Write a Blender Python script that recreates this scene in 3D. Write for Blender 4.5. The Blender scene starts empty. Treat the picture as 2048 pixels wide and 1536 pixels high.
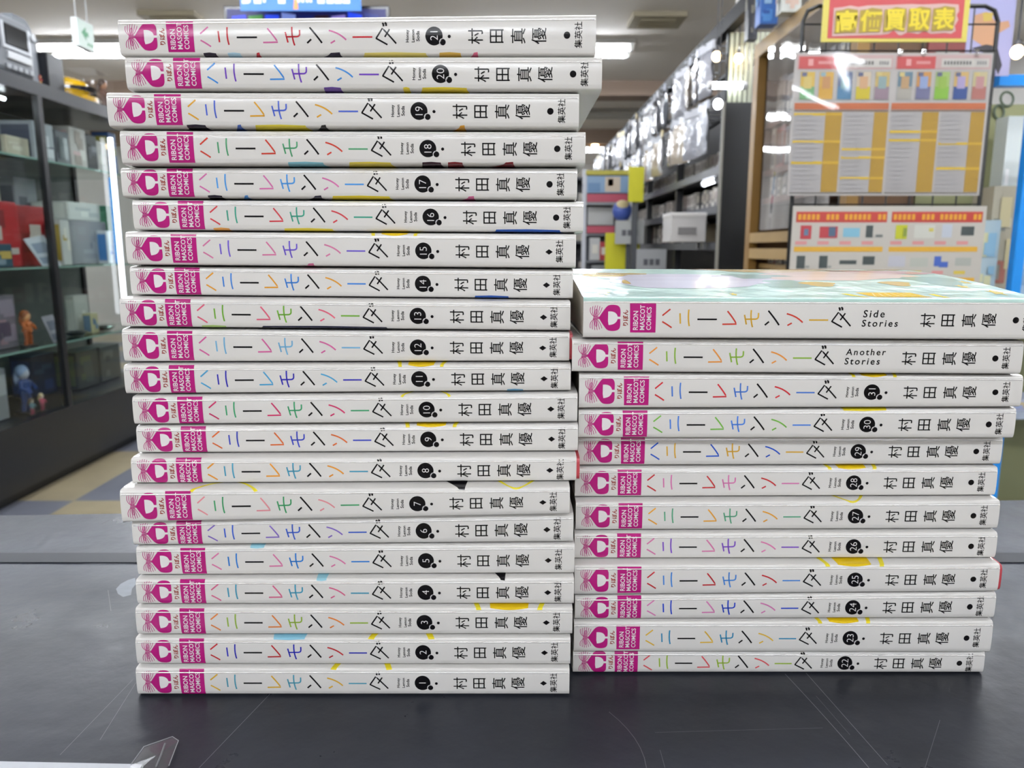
import bpy, bmesh, math, random
from mathutils import Vector, Matrix
random.seed(7)
S = bpy.context.scene
COL = S.collection
# ------------------------------------------------------------------ camera
F = 1538.0                      # focal length in pixels of a 2048 px wide picture
ZC = 1.180                      # lens height above the floor (counter top at 1.0)
PITCH = math.radians(10)
SP, CP = math.sin(PITCH), math.cos(PITCH)
cd = bpy.data.cameras.new('camera')
cam = bpy.data.objects.new('camera', cd); COL.objects.link(cam)
cam.location = (0, 0, ZC); cam.rotation_euler = (math.radians(80), 0, 0)
cd.sensor_width = 36; cd.lens = F / 2048 * 36
cd.clip_start = .01; cd.clip_end = 60
cd.dof.use_dof = True; cd.dof.focus_distance = .304; cd.dof.aperture_fstop = 21
S.camera = cam
# ------------------------------------------------------------------ world, exposure
w = bpy.data.worlds.new('world'); S.world = w; w.use_nodes = True
w.node_tree.nodes['Background'].inputs[0].default_value = (.8, .85, .9, 1)
w.node_tree.nodes['Background'].inputs[1].default_value = .3
S.view_settings.view_transform = 'Standard'; S.view_settings.look = 'None'
S.view_settings.gamma = 1; S.view_settings.exposure = 0.10
S.view_settings.use_curve_mapping = False
S.cycles.use_denoising = True
S.cycles.max_bounces = 6; S.cycles.diffuse_bounces = 3; S.cycles.glossy_bounces = 4
S.cycles.transparent_max_bounces = 12; S.cycles.transmission_bounces = 6
S.cycles.sample_clamp_indirect = 6
S.cycles.caustics_reflective = False; S.cycles.caustics_refractive = False
TUBE_POWER = 58.0               # radiance of the fluorescent tubes
CEIL = 2.85

# ------------------------------------------------------------------ pixels to places
def ray(x, y):
    a, b = (x - 1024) / F, (768 - y) / F
    return Vector((a, CP + b * SP, -SP + b * CP))
def atY(x, y, Y):
    d = ray(x, y); t = Y / d.y
    return Vector((d.x * t, Y, ZC + d.z * t))
def atX(x, y, X):
    d = ray(x, y); t = X / d.x
    return Vector((X, d.y * t, ZC + d.z * t))
def atZ(x, y, Z):
    d = ray(x, y); t = (Z - ZC) / d.z
    return Vector((d.x * t, d.y * t, Z))

# ------------------------------------------------------------------ materials
def lin(h):
    h = h.lstrip('#'); out = []
    for i in (0, 2, 4):
        c = int(h[i:i+2], 16) / 255
        out.append(c / 12.92 if c <= .04045 else ((c + .055) / 1.055) ** 2.4)
    return (*out, 1)
_M = {}
def mat(h, rough=.5, metal=0, spec=.5, var=.0, vscale=6, bump=0, bscale=30, coat=0, stretch=None):
    key = (h, rough, metal, spec, var, vscale, bump, bscale, coat, stretch)
    if key in _M: return _M[key]
    m = bpy.data.materials.new('paint_' + h.strip('#')); m.use_nodes = True
    nt = m.node_tree; b = nt.nodes['Principled BSDF']
    b.inputs['Base Color'].default_value = lin(h)
    b.inputs['Roughness'].default_value = rough; b.inputs['Metallic'].default_value = metal
    b.inputs['Specular IOR Level'].default_value = spec; b.inputs['Coat Weight'].default_value = coat
    tc = nt.nodes.new('ShaderNodeTexCoord'); src = tc.outputs['Object']
    if stretch:
        mp = nt.nodes.new('ShaderNodeMapping'); mp.inputs['Scale'].default_value = stretch
        nt.links.new(src, mp.inputs['Vector']); src = mp.outputs['Vector']
    if var:
        n = nt.nodes.new('ShaderNodeTexNoise'); n.inputs['Scale'].default_value = vscale
        n.inputs['Detail'].default_value = 4
        mx = nt.nodes.new('ShaderNodeMix'); mx.data_type = 'RGBA'; mx.blend_type = 'MULTIPLY'
        rp = nt.nodes.new('ShaderNodeMapRange'); rp.inputs[3].default_value = 1 - var; rp.inputs[4].default_value = 1 + var * .6
        nt.links.new(src, n.inputs['Vector']); nt.links.new(n.outputs['Fac'], rp.inputs[0])
        mx.inputs[0].default_value = 1; mx.inputs[6].default_value = lin(h)
        nt.links.new(rp.outputs[0], mx.inputs[7]); nt.links.new(mx.outputs[2], b.inputs['Base Color'])
    if bump:
        n = nt.nodes.new('ShaderNodeTexNoise'); n.inputs['Scale'].default_value = bscale; n.inputs['Detail'].default_value = 2
        bp = nt.nodes.new('ShaderNodeBump'); bp.inputs['Strength'].default_value = 1; bp.inputs['Distance'].default_value = bump
        nt.links.new(src, n.inputs['Vector']); nt.links.new(n.outputs['Fac'], bp.inputs['Height'])
        nt.links.new(bp.outputs[0], b.inputs['Normal'])
    _M[key] = m; return m
def glow(h, strength):
    key = ('glow', h, strength)
    if key in _M: return _M[key]
    m = bpy.data.materials.new('glow_' + h.strip('#')); m.use_nodes = True
    b = m.node_tree.nodes['Principled BSDF']
    b.inputs['Base Color'].default_value = (.8, .8, .8, 1) if strength > 2 else tuple(c * .5 for c in lin(h)[:3]) + (1,)
    b.inputs['Emission Color'].default_value = lin(h); b.inputs['Emission Strength'].default_value = strength
    _M[key] = m; return m
def clear(h='#ffffff', gloss=.12, rough=.03, bump=0, bscale=20, haze=0):
    """thin clear sheet: see-through, with a mirror-like gloss; haze is milky film"""
    key = ('clear', h, gloss, rough, bump, bscale, haze)
    if key in _M: return _M[key]
    m = bpy.data.materials.new('clear_sheet'); m.use_nodes = True
    nt = m.node_tree; nt.nodes.clear(); N = nt.nodes.new
    out = N('ShaderNodeOutputMaterial'); tr = N('ShaderNodeBsdfTransparent'); gl = N('ShaderNodeBsdfGlossy')
    tr.inputs[0].default_value = lin(h); gl.inputs['Roughness'].default_value = rough
    gl.inputs[0].default_value = (1, 1, 1, 1)
    lw = N('ShaderNodeLayerWeight'); lw.inputs['Blend'].default_value = .5; fr = N('ShaderNodeMath'); fr.operation = 'POWER'; fr.inputs[1].default_value = 4.5; nt.links.new(lw.outputs['Facing'], fr.inputs[0])
    ad = N('ShaderNodeMath'); ad.operation = 'ADD'; ad.inputs[1].default_value = gloss; ad.use_clamp = True
    mx = N('ShaderNodeMixShader')
    nt.links.new(fr.outputs[0], ad.inputs[0]); nt.links.new(ad.outputs[0], mx.inputs[0])
    base = tr.outputs[0]
    if haze:
        df = N('ShaderNodeBsdfDiffuse'); df.inputs[0].default_value = (.8, .8, .82, 1)
        m2 = N('ShaderNodeMixShader'); m2.inputs[0].default_value = haze
        nt.links.new(tr.outputs[0], m2.inputs[1]); nt.links.new(df.outputs[0], m2.inputs[2]); base = m2.outputs[0]
    nt.links.new(base, mx.inputs[1]); nt.links.new(gl.outputs[0], mx.inputs[2])
    if bump:
        tc = N('ShaderNodeTexCoord'); n = N('ShaderNodeTexNoise'); n.inputs['Scale'].default_value = bscale
        bp = N('ShaderNodeBump'); bp.inputs['Distance'].default_value = bump; bp.inputs['Strength'].default_value = 1
        nt.links.new(tc.outputs['Object'], n.inputs['Vector']); nt.links.new(n.outputs['Fac'], bp.inputs['Height'])
        nt.links.new(bp.outputs[0], gl.inputs['Normal'])
    nt.links.new(mx.outputs[0], out.inputs[0])
    _M[key] = m; return m

# ------------------------------------------------------------------ mesh builder
class MB:
    def __init__(s): s.v = []; s.f = []; s.m = []; s.mats = []; s.smooth = False
    def mi(s, m):
        if m not in s.mats: s.mats.append(m)
        return s.mats.index(m)
    def face(s, pts, m):
        i = len(s.v); s.v += [tuple(p) for p in pts]; s.f.append(tuple(range(i, i + len(pts)))); s.m.append(s.mi(m)); return s
    def mesh(s, vs, fs, m):
        i = len(s.v); s.v += [tuple(p) for p in vs]; k = s.mi(m)
        for f in fs: s.f.append(tuple(i + a for a in f)); s.m.append(k)
        return s
    def box(s, x0, y0, z0, x1, y1, z1, m, M=None, bev=0):
        if bev:
            bm = bmesh.new(); bmesh.ops.create_cube(bm, size=1)
            for v in bm.verts: v.co = Vector(((x0 + x1) / 2 + v.co.x * (x1 - x0), (y0 + y1) / 2 + v.co.y * (y1 - y0), (z0 + z1) / 2 + v.co.z * (z1 - z0)))
            bmesh.ops.bevel(bm, geom=bm.edges[:], offset=bev, segments=3, affect='EDGES', profile=.5)
            bm.verts.index_update()
            vs = [v.co.copy() for v in bm.verts]; fs = [[v.index for v in f.verts] for f in bm.faces]; bm.free()
        else:
            vs = [Vector(p) for p in ((x0,y0,z0),(x1,y0,z0),(x1,y1,z0),(x0,y1,z0),(x0,y0,z1),(x1,y0,z1),(x1,y1,z1),(x0,y1,z1))]
            fs = [(0,3,2,1),(4,5,6,7),(0,1,5,4),(1,2,6,5),(2,3,7,6),(3,0,4,7)]
        if M: vs = [M @ v for v in vs]
        return s.mesh(vs, fs, m)
    def tube(s, path, r, m, n=8, cap=True):
        path = [Vector(p) for p in path]; rs = r if isinstance(r, (list, tuple)) else [r] * len(path)
        vs, fs = [], []; prev = None
        for i, p in enumerate(path):
            t = (path[min(i + 1, len(path) - 1)] - path[max(i - 1, 0)]).normalized()
            u = prev or (Vector((0, 0, 1)) if abs(t.z) < .9 else Vector((1, 0, 0)))
            u = (u - t * u.dot(t)).normalized(); prev = u; q = t.cross(u)
            for k in range(n):
                a = 2 * math.pi * k / n; vs.append(p + (u * math.cos(a) + q * math.sin(a)) * rs[i])
        for i in range(len(path) - 1):
            for k in range(n):
                a, b = i * n + k, i * n + (k + 1) % n; fs.append((a, b, b + n, a + n))
        if cap: fs += [tuple(range(n))[::-1], tuple(range((len(path) - 1) * n, len(path) * n))]
        return s.mesh(vs, fs, m)
    def lathe(s, prof, m, n=16, at=(0, 0, 0)):
        vs, fs = [], []; A = Vector(at)
        for r, z in prof:
            for k in range(n):
                a = 2 * math.pi * k / n; vs.append(A + Vector((r * math.cos(a), r * math.sin(a), z)))
        for i in range(len(prof) - 1):
            for k in range(n):
                a, b = i * n + k, i * n + (k + 1) % n; fs.append((a, b, b + n, a + n))
        return s.mesh(vs, fs, m)
    def prism(s, pts, axis, a, b, m):
        """polygon in the plane normal to axis (0,1,2), extruded from a to b"""
        def P(p, t):
            q = list(p); q.insert(axis, t); return Vector(q)
        n = len(pts); vs = [P(p, a) for p in pts] + [P(p, b) for p in pts]
        fs = [tuple(range(n))[::-1], tuple(range(n, 2 * n))] + [(i, (i + 1) % n, (i + 1) % n + n, i + n) for i in range(n)]
        return s.mesh(vs, fs, m)
    def ell(s, c, r, m, n=14, k=9):
        vs, fs = [], []
        for i in range(k + 1):
            th = math.pi * i / k
            for j in range(n):
                a = 2 * math.pi * j / n
                vs.append(Vector((c[0] + r[0] * math.sin(th) * math.cos(a), c[1] + r[1] * math.sin(th) * math.sin(a), c[2] + r[2] * math.cos(th))))
        for i in range(k):
            for j in range(n):
                a, b = i * n + j, i * n + (j + 1) % n; fs.append((a, a + n, b + n, b))
        return s.mesh(vs, fs, m)
    def build(s, name, parent=None, loc=(0, 0, 0), smooth=None, label=None):
        me = bpy.data.meshes.new(name); me.from_pydata(s.v, [], s.f)
        for m in s.mats: me.materials.append(m)
        me.polygons.foreach_set('material_index', s.m)
        if smooth is not None: me.shade_smooth(); me.set_sharp_from_angle(angle=math.radians(smooth))
        me.update()
        o = bpy.data.objects.new(name, me); COL.objects.link(o); o.location = loc
        if parent: o.parent = parent
        if label: o['label'] = label
        return o
def thing(name, label, cat, loc=(0, 0, 0), rotz=0, group=None):
    o = bpy.data.objects.new(name, None); COL.objects.link(o); o.empty_display_size = .05
    o.location = loc; o.rotation_euler = (0, 0, rotz); o['label'] = label; o['category'] = cat
    if group: o['group'] = group
    return o
def tag(o, label, cat, group=None):
    o['label'] = label; o['category'] = cat
    if group: o['group'] = group
    return o
def struct(o): o['kind'] = 'structure'; return o

# ------------------------------------------------------------------ room shell
def shell():
    X0, X1, Y0, Y1 = -6.0, 4.2, -9.0, 16.0
    # floor: big vinyl tiles, beige and slate
    m = bpy.data.materials.new('vinyl_tiles'); m.use_nodes = True; nt = m.node_tree; b = nt.nodes['Principled BSDF']
    tc = nt.nodes.new('ShaderNodeTexCoord'); mp = nt.nodes.new('ShaderNodeMapping'); mp.inputs['Location'].default_value = (.28, .1, 0)
    ck = nt.nodes.new('ShaderNodeTexChecker'); ck.inputs['Scale'].default_value = 1 / .9
    ck.inputs['Color1'].default_value = lin('#ab9f82'); ck.inputs['Color2'].default_value = lin('#777a85')
    nz = nt.nodes.new('ShaderNodeTexNoise'); nz.inputs['Scale'].default_value = 5
    mx = nt.nodes.new('ShaderNodeMix'); mx.data_type = 'RGBA'; mx.blend_type = 'OVERLAY'; mx.inputs[0].default_value = .25
    nt.links.new(tc.outputs['Object'], mp.inputs[0]); nt.links.new(mp.outputs[0], ck.inputs[0]); nt.links.new(tc.outputs['Object'], nz.inputs[0])
    nt.links.new(ck.outputs[0], mx.inputs[6]); nt.links.new(nz.outputs[0], mx.inputs[7]); nt.links.new(mx.outputs[2], b.inputs[0])
    b.inputs['Roughness'].default_value = .3
    struct(MB().box(X0, Y0, -.1, X1, Y1, 0, m).build('floor'))
    cm = mat('#f3ede4', .8, var=.04, vscale=1.5)
    struct(MB().box(X0, Y0, CEIL, X1, Y1, CEIL + .1, cm).build('ceiling'))
    wm = mat('#dedbd6', .8, var=.05)
    struct(MB().box(X0, Y1, 0, X1, Y1 + .1, CEIL, wm).build('wall_back'))
    struct(MB().box(X0, Y0 - .1, 0, X1, Y0, CEIL, wm).build('wall_front'))
    struct(MB().box(X0 - .1, Y0, 0, X0, Y1, CEIL, wm).build('wall_left'))
    struct(MB().box(X1, Y0, 0, X1 + .1, Y1, CEIL, wm).build('wall_right'))
    bmx = mat('#a08c7c', .7)
    struct(MB().box(X0, 8.2, CEIL - .14, X1, 8.5, CEIL, bmx).build('trim_1'))
    struct(MB().box(X0, 11.4, CEIL - .2, X1, 11.7, CEIL, bmx).build('trim_2'))
shell()
TUBE = glow('#f2f7ff', TUBE_POWER)
def ceiling_light(x0, x1, Y, label, group=None, on=True):
    L = x1 - x0; wh = mat('#e2e0da', .5)
    t = thing('ceiling_light', label, 'ceiling light', ((x0 + x1) / 2, Y, CEIL), 0, group)
    MB().prism([(-.13, -.012), (.13, -.012), (.13, -.001), (-.13, -.001)], 0, -L/2 - .03, L/2 + .03, wh).prism([(-.04, -.06), (.04, -.06), (.08, -.012), (-.08, -.012)], 0, -L/2 - .03, L/2 + .03, wh).prism([(-.178, -.046), (-.17, -.046), (-.12, -.012), (-.13, -.012)], 0, -L/2 - .03, L/2 + .03, wh).prism([(.17, -.046), (.178, -.046), (.13, -.012), (.12, -.012)], 0, -L/2 - .03, L/2 + .03, wh).build('housing', t)
    for s in (-1, 1):
        b = MB(); b.tube([(-L/2 + .02, s * .115, -.072), (L/2 - .02, s * .115, -.072)], .0135, TUBE if on else mat('#d9d9d4', .4), 10); b.build('tube', t)
        for q in (-1, 1): MB().box(q * L/2 - .012, s * .115 - .02, -.09, q * L/2 + .012, s * .115 + .02, -.0225, mat('#cfcfcb', .5)).build('lamp_holder', t)
for Y in (-4.6, -2.0, .9, 3.7):
    for x0 in (-4.0, -2.5, -1.0, .5, 1.95):
        ceiling_light(x0, x0 + 1.36, Y, 'twin tube ceiling light above or behind the counter, out of the photograph', 'ceiling lights overhead')
ceiling_light(-3.86, -2.6, 6.75, 'lit twin tube ceiling light above the yellow helmet at upper left')
ceiling_light(-2.5, -1.1, 6.75, 'lit twin tube ceiling light hidden behind the top of the left comic stack')
ceiling_light(-.41, .97, 6.75, 'lit twin tube ceiling light whose end shows right of the topmost comic')
ceiling_light(2.3, 3.6, 6.75, 'lit twin tube ceiling light beyond the black hanging rack')
ceiling_light(.15, 1.55, 9.9, 'unlit ceiling light in the distance right of the left comic stack', on=False)
ceiling_light(.2, 1.60, 13.2, 'small lit ceiling light far away right of the comic numbered 18')
for Y, w_ in ((9.9, 'nearer row'), (13.1, 'farther row')):
    for x0, v_ in ((-4.0, 'leftmost'), (-2.6, 'middle'), (-1.2, 'rightmost')):
        ceiling_light(x0, x0 + 1.2, Y, 'lit twin tube ceiling light hidden far behind the left comic stack, %s, %s' % (w_, v_))

# ------------------------------------------------------------------ counter
def counter():
    zt = 1.0
    t = thing('checkout_counter', 'dark grey scuffed shop counter carrying both stacks of comics', 'counter', (0, .37, 0))
    m = bpy.data.materials.new('counter_laminate'); m.use_nodes = True; nt = m.node_tree; b = nt.nodes['Principled BSDF']; N = nt.nodes.new
    tc = N('ShaderNodeTexCoord'); n1 = N('ShaderNodeTexNoise'); n1.inputs['Scale'].default_value = 9; n1.inputs['Detail'].default_value = 6
    cr = N('ShaderNodeValToRGB'); cr.color_ramp.elements[0].color = lin('#212329'); cr.color_ramp.elements[1].color = lin('#33363f')
    cr.color_ramp.elements[0].position = .3; cr.color_ramp.elements[1].position = .75
    n2 = N('ShaderNodeTexNoise'); n2.inputs['Scale'].default_value = 26; n2.inputs['Detail'].default_value = 7; n2.inputs['Roughness'].default_value = .65
    mr = N('ShaderNodeMapRange'); mr.inputs[1].default_value = .2; mr.inputs[2].default_value = .8; mr.inputs[3].default_value = .22; mr.inputs[4].default_value = .42
    b.inputs['Specular IOR Level'].default_value = .2; bp = N('ShaderNodeBump'); bp.inputs['Distance'].default_value = .0006; bp.inputs['Strength'].default_value = .6
    n3 = N('ShaderNodeTexNoise'); n3.inputs['Scale'].default_value = 60; n3.inputs['Detail'].default_value = 4
    for n in (n1, n2, n3): nt.links.new(tc.outputs['Object'], n.inputs['Vector'])
    nt.links.new(n1.outputs['Fac'], cr.inputs[0]); nt.links.new(cr.outputs[0], b.inputs['Base Color'])
    nt.links.new(n2.outputs['Fac'], mr.inputs[0]); nt.links.new(mr.outputs[0], b.inputs['Roughness'])
    nt.links.new(n3.outputs['Fac'], bp.inputs['Height']); nt.links.new(bp.outputs[0], b.inputs['Normal'])
    oy = -.37
    ba, bb_, fa, fb = atZ(120, 1029, zt), atZ(2000, 1001, zt), atZ(0, 1525, zt), atZ(290, 1531, zt)
    back = lambda x: ba.y + (bb_.y - ba.y) * (x - ba.x) / (bb_.x - ba.x)
    front = lambda x: fa.y + (fb.y - fa.y) * (x - fa.x) / (fb.x - fa.x)
    sy = atZ(120, 1117, zt).y
    mb = MB(); W = 1.25
    xe = fb.x; mb.prism([(-W, front(-W) + oy), (xe, front(xe) + oy), (xe, front(xe) - .03 + oy), (W, front(W) - .03 + oy), (W, back(W) + oy), (-W, back(-W) + oy)], 2, zt - .03, zt, m)
    # old scratches and a chip
    sc = mat('#6e6f74', .5); tr = mat('#57585c', .5)
    def scratch(p, q, w, mm, bend=0):
        a, c = atZ(*p, zt), atZ(*q, zt); mid = (a + c) / 2 + Vector((bend, 0, 0)); pts = []
        for i in range(7):
            u = i / 6; pts.append(a * (1-u)**2 + mid * 2*u*(1-u) + c * u*u)
        for i in range(6):
            d = (pts[i+1] - pts[i]); n = Vector((-d.y, d.x, 0)).normalized() * w
            mb.face([(v.x, v.y + oy, zt + 4e-5) for v in (pts[i] - n, pts[i+1] - n, pts[i+1] + n, pts[i] + n)], mm)
    scratch((1570, 1348), (1738, 1536), .00013, sc, .001); scratch((1612, 1346), (1775, 1530), .00012, sc)
    scratch((1632, 1392), (1700, 1470), .00009, tr); scratch((1218, 1424), (1293, 1536), .00013, tr, .006)
    scratch((540, 1388), (398, 1536), .00011, sc); scratch((1310, 1465), (1645, 1456), .00008, tr); scratch((265, 1360), (120, 1510), .0001, tr)
    scratch((272, 1365), (200, 1480), .0001, tr); scratch((1880, 1440), (1850, 1536), .00009, tr); scratch((1320, 1500), (1330, 1536), .00009, tr)
    chip = mat('#585d68', .35, var=.3, vscale=300)
    for ring in ([(232, 1178), (241, 1168), (256, 1160), (270, 1156), (272, 1168), (264, 1178), (262, 1190), (246, 1194), (236, 1188)], [(160, 1127), (240, 1124), (268, 1127), (200, 1131)]):
        mb.face([(v.x, v.y + oy, zt + 5e-5) for v in [atZ(x, y, zt) for x, y in reversed(ring)]], chip if ring[0][0] == 232 else mat('#3a3d45', .6))
    scratch((203, 1048), (219, 1040), .0005, mat('#1b1c20', .5)); scratch((216, 1180), (222, 1222), .0001, tr)
    mb.build('counter_top', t)
    # cross seam at the rear and rim of the front edge
    sm = mat('#26282e', .4, spec=.15); lo = MB()
    lo.prism([(-W, sy - .007 + oy), (W, sy - .007 + oy), (W, sy + .007 + oy), (-W, sy + .007 + oy)], 2, zt - .0002, zt + .0007, sm); lo.build('seam_strip', t)
    al = mat('#b9bcc2', .35, .4, var=.15, vscale=60); e = MB()
    xq = xe - .0006; e.prism([(-W, front(-W) - .03 + oy), (xq, front(xq) - .03 + oy), (xq, front(xq) - .0004 + oy), (-W, front(-W) - .0004 + oy)], 2, zt - .035, zt + .0008, al)
    e.build('edge_trim', t, label='pale metal front edge trim')
    bd = MB(); bd.prism([(-W + .02, front(-W) + oy + .02), (W - .02, front(W) + oy + .05), (W - .02, back(W) + oy - .03), (-W + .02, back(-W) + oy - .03)], 2, 0, zt - .031, mat('#2b2b2e', .5))
    bd.build('counter_body', t)
    # clear tape on the front edge
    tp = thing('tape_strip', 'crumpled clear tape stuck on the counter edge at lower left', 'tape', tuple(atZ(310, 1505, zt + .001)))
    o = tp.location; mb = MB(); ring = [(262, 1530), (288, 1494), (345, 1474), (357, 1482), (352, 1495), (338, 1532), (300, 1560), (255, 1560)]
    cl = clear(gloss=.05, rough=.15, haze=.05)
    P = [atZ(x, y, zt + .0012 + .0005 * (i % 2)) - o for i, (x, y) in enumerate(ring)]
    c = sum(P, Vector()) / len(P) + Vector((0, 0, .0008))
    for i in range(len(P)): mb.face([c, P[i], P[(i+1) % len(P)]], cl)
    mb.build('film', tp)
    mb = MB(); mb.tube([p + Vector((0, 0, .0002)) for p in P[:6]], .00016, mat('#9a9b9f', .3), 5); mb.build('film_edge', tp)
    cs = [atZ(x, y, zt + .002) - o for x, y in ((330, 1487), (322, 1510), (312, 1534))]
    mb = MB(); mb.tube(cs, .0003, mat('#77787c', .3), 5); mb.build('crease', tp)
counter()

# ------------------------------------------------------------------ comics
def flat_text(s, bold=0.0, shear=0.0, space=1.0):
    key = (s, bold, shear, space)
    if key in _T: return _T[key]
    c = bpy.data.curves.new('t', 'FONT'); c.body = s; c.resolution_u = 3; c.offset = bold; c.shear = shear; c.space_character = space
    o = bpy.data.objects.new('t', c); COL.objects.link(o)
    dg = bpy.context.evaluated_depsgraph_get(); dg.update()
    me = bpy.data.meshes.new_from_object(o.evaluated_get(dg))
    vs = [(v.co.x, v.co.y) for v in me.vertices]; fs = [tuple(p.vertices) for p in me.polygons]
    bpy.data.objects.remove(o); bpy.data.curves.remove(c); bpy.data.meshes.remove(me)
    xs = [v[0] for v in vs]; ys = [v[1] for v in vs]
    bb = (min(xs), max(xs), min(ys), max(ys)); _T[key] = (vs, fs, bb); return _T[key]
_T = {}
class Flat:
    """ink laid out on the unrolled cover: x along the spine, v across it, in mm"""
    def __init__(s): s.v = []; s.f = []; s.m = []
    def poly(s, pts, m):
        i = len(s.v); s.v += [(p[0], p[1]) for p in pts]; s.f.append(tuple(range(i, i + len(pts)))); s.m.append(m)
    def text(s, txt, x, v, m, size=None, length=None, mode='ccw', bold=0, squeeze=1.0, shear=0, anchor='c', space=1.0):
        vs, fs, bb = flat_text(txt, bold, shear, space)
        k = size if size else length / (bb[1] - bb[0])
        cx, cy = (bb[0] + bb[1]) / 2, (bb[2] + bb[3]) / 2
        if anchor == 'l': cx = bb[0]
        i = len(s.v)
        for a, b in vs:
            a, b = (a - cx) * k, (b - cy) * k * squeeze
            s.v.append((x - b, v + a) if mode == 'ccw' else (x + a, v + b))
        for f in fs: s.f.append(tuple(i + q for q in f)); s.m.append(m)
    def stroke(s, pts, wd, m):
        n = len(pts); L, R = [], []
        for i in range(n):
            a, b = pts[max(i-1, 0)], pts[min(i+1, n-1)]
            dx, dy = b[0]-a[0], b[1]-a[1]; d = math.hypot(dx, dy) or 1
            q = wd / 2
            if 0 < i < n-1:
                d1 = (pts[i][0]-a[0], pts[i][1]-a[1]); l1 = math.hypot(*d1) or 1
                cs = abs((d1[0]*dx + d1[1]*dy) / (l1 * d)); q = q / max(cs, .5)
            nx, ny = -dy / d * q, dx / d * q
            L.append((pts[i][0]+nx, pts[i][1]+ny)); R.append((pts[i][0]-nx, pts[i][1]-ny))
        for i in range(n-1): s.poly([R[i], R[i+1], L[i+1], L[i]], m)
    def disc(s, x, v, r, m, n=28): s.poly([(x + r*math.cos(2*math.pi*k/n), v + r*math.sin(2*math.pi*k/n)) for k in range(n)], m)
def soft(pts, n=2):
    for _ in range(n):
        o = []
        for i in range(len(pts)):
            a, b = pts[i], pts[(i+1) % len(pts)]; o += [(a[0]*.75+b[0]*.25, a[1]*.75+b[1]*.25), (a[0]*.25+b[0]*.75, a[1]*.25+b[1]*.75)]
        pts = o
    return pts
def bez(p0, p1, p2, n=7):
    return [((1-u)**2*p0[0]+2*u*(1-u)*p1[0]+u*u*p2[0], (1-u)**2*p0[1]+2*u*(1-u)*p1[1]+u*u*p2[1]) for u in [i/n for i in range(n+1)]]

LEN, DEP = 176.0, 112.0
GLOSS = dict(rough=.13, spec=.5)
def ink(h): return mat(h, .13, spec=.3)
PAPER = mat('#dedbd7', .13, spec=.5, bump=.00012, bscale=26, stretch=(.35, 1, 4))
MINT = mat('#a9c8bf', .2, spec=.3, bump=.0011, bscale=70)
FOLD_GLINT = mat('#f8f6f4', .2, metal=.7, spec=1)  # near-white metal that puts a highlight line on the hinge
PAGES = mat('#cfc8bb', .8, var=.12, vscale=40, stretch=(1, 1, 60))
RED = mat('#b5404a', .4)
MAG = ink('#ad1c74'); BLK = mat('#0c0b0e', .13, spec=.2); WHT = ink('#e6e2e2'); BRN = ink('#8a2a1e')
def profile(T):
    """half of the spine section: list of (s, y, z) from mid-spine to where the cover runs flat"""
    hf = max(T / 2 - 2.5, 1.2); out = [(0, 0, 0)]; st = [0.0, 0.0, 0.0]
    def go(ds, deg):
        a = math.radians(deg); st[0] += ds; st[1] += ds * math.sin(a); st[2] += ds * math.cos(a); out.append(tuple(st))
    for i in range(5): go(hf / 5, .5 + i * .7)
    for d in (7, 11, 14): go(.12, d)                    # hinge crease
    def span(gain, degs):
        k = gain / sum(math.cos(math.radians(d)) for d in degs)
        for d in degs: go(k, d)
    span(T / 2 - 1.25 - st[2], (15, 16, 18))
    span(.78, (26, 40, 54, 66, 76))
    span(T / 2 - st[2], (83, 85, 86.5, 88))
    return out
def px2(zx, zy, ox=220):         # a point on the spine of the bottom comic, as seen enlarged, in mm
    return ((ox + zx / 3.938 - 272) / 4.926, (1187 - zy) / 19.4)
def q(*pts, ox=220): return [px2(a, b, ox) for a, b in pts]
TITLE = [  # (strokes, colour index): 0 first accent, 1 second accent, 2 black
    (q((790,1168),(848,1120)), 0), (bez(*q((790,1213),(828,1234),(862,1258))), 0),
    (q((920,1150),(925,1228)), 1), (bez(*q((985,1123),(978,1190),(992,1246))), 1),
    (q((1050,1195),(1195,1195)), 2),
    (q((1237,1231),(1342,1229)) + bez(*q((1342,1229),(1318,1188),(1271,1133)))[1:], 0),
    (q((1398,1160),(1415,1232)), 1), (bez(*q((1447,1125),(1442,1195),(1462,1252))), 1),
    (q((1402,1193),(1480,1192)) + bez(*q((1480,1192),(1501,1190),(1501,1172)),4)[1:] + q((1501,1146)), 1),
    (q((1552,1236),(1582,1210)), 2), (bez(*q((1573,1129),(1622,1185),(1658,1236))), 2),
    (bez(*q((1710,1151),(1785,1168),(1832,1216))), 0), (q((1720,1238),(1752,1220)), 0),
    (q((1878,1197),(2020,1197)), 1)]
def d21(x, y): return ((700 + x / 3.938 - 237) / 5.41, (183 - y) / 21.3)
DA = [[d21(197,203), d21(287,251)], [d21(200,204), d21(250,131)] + bez(d21(250,131), d21(300,180), d21(356,243))[1:], [d21(268,194), d21(306,138)]]
DAKU = [[d21(250,92), d21(259,100), d21(260,117)], [d21(270,89), d21(280,97), d21(281,114)]]
def shrink(f, s, y, z, o): return f
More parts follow.
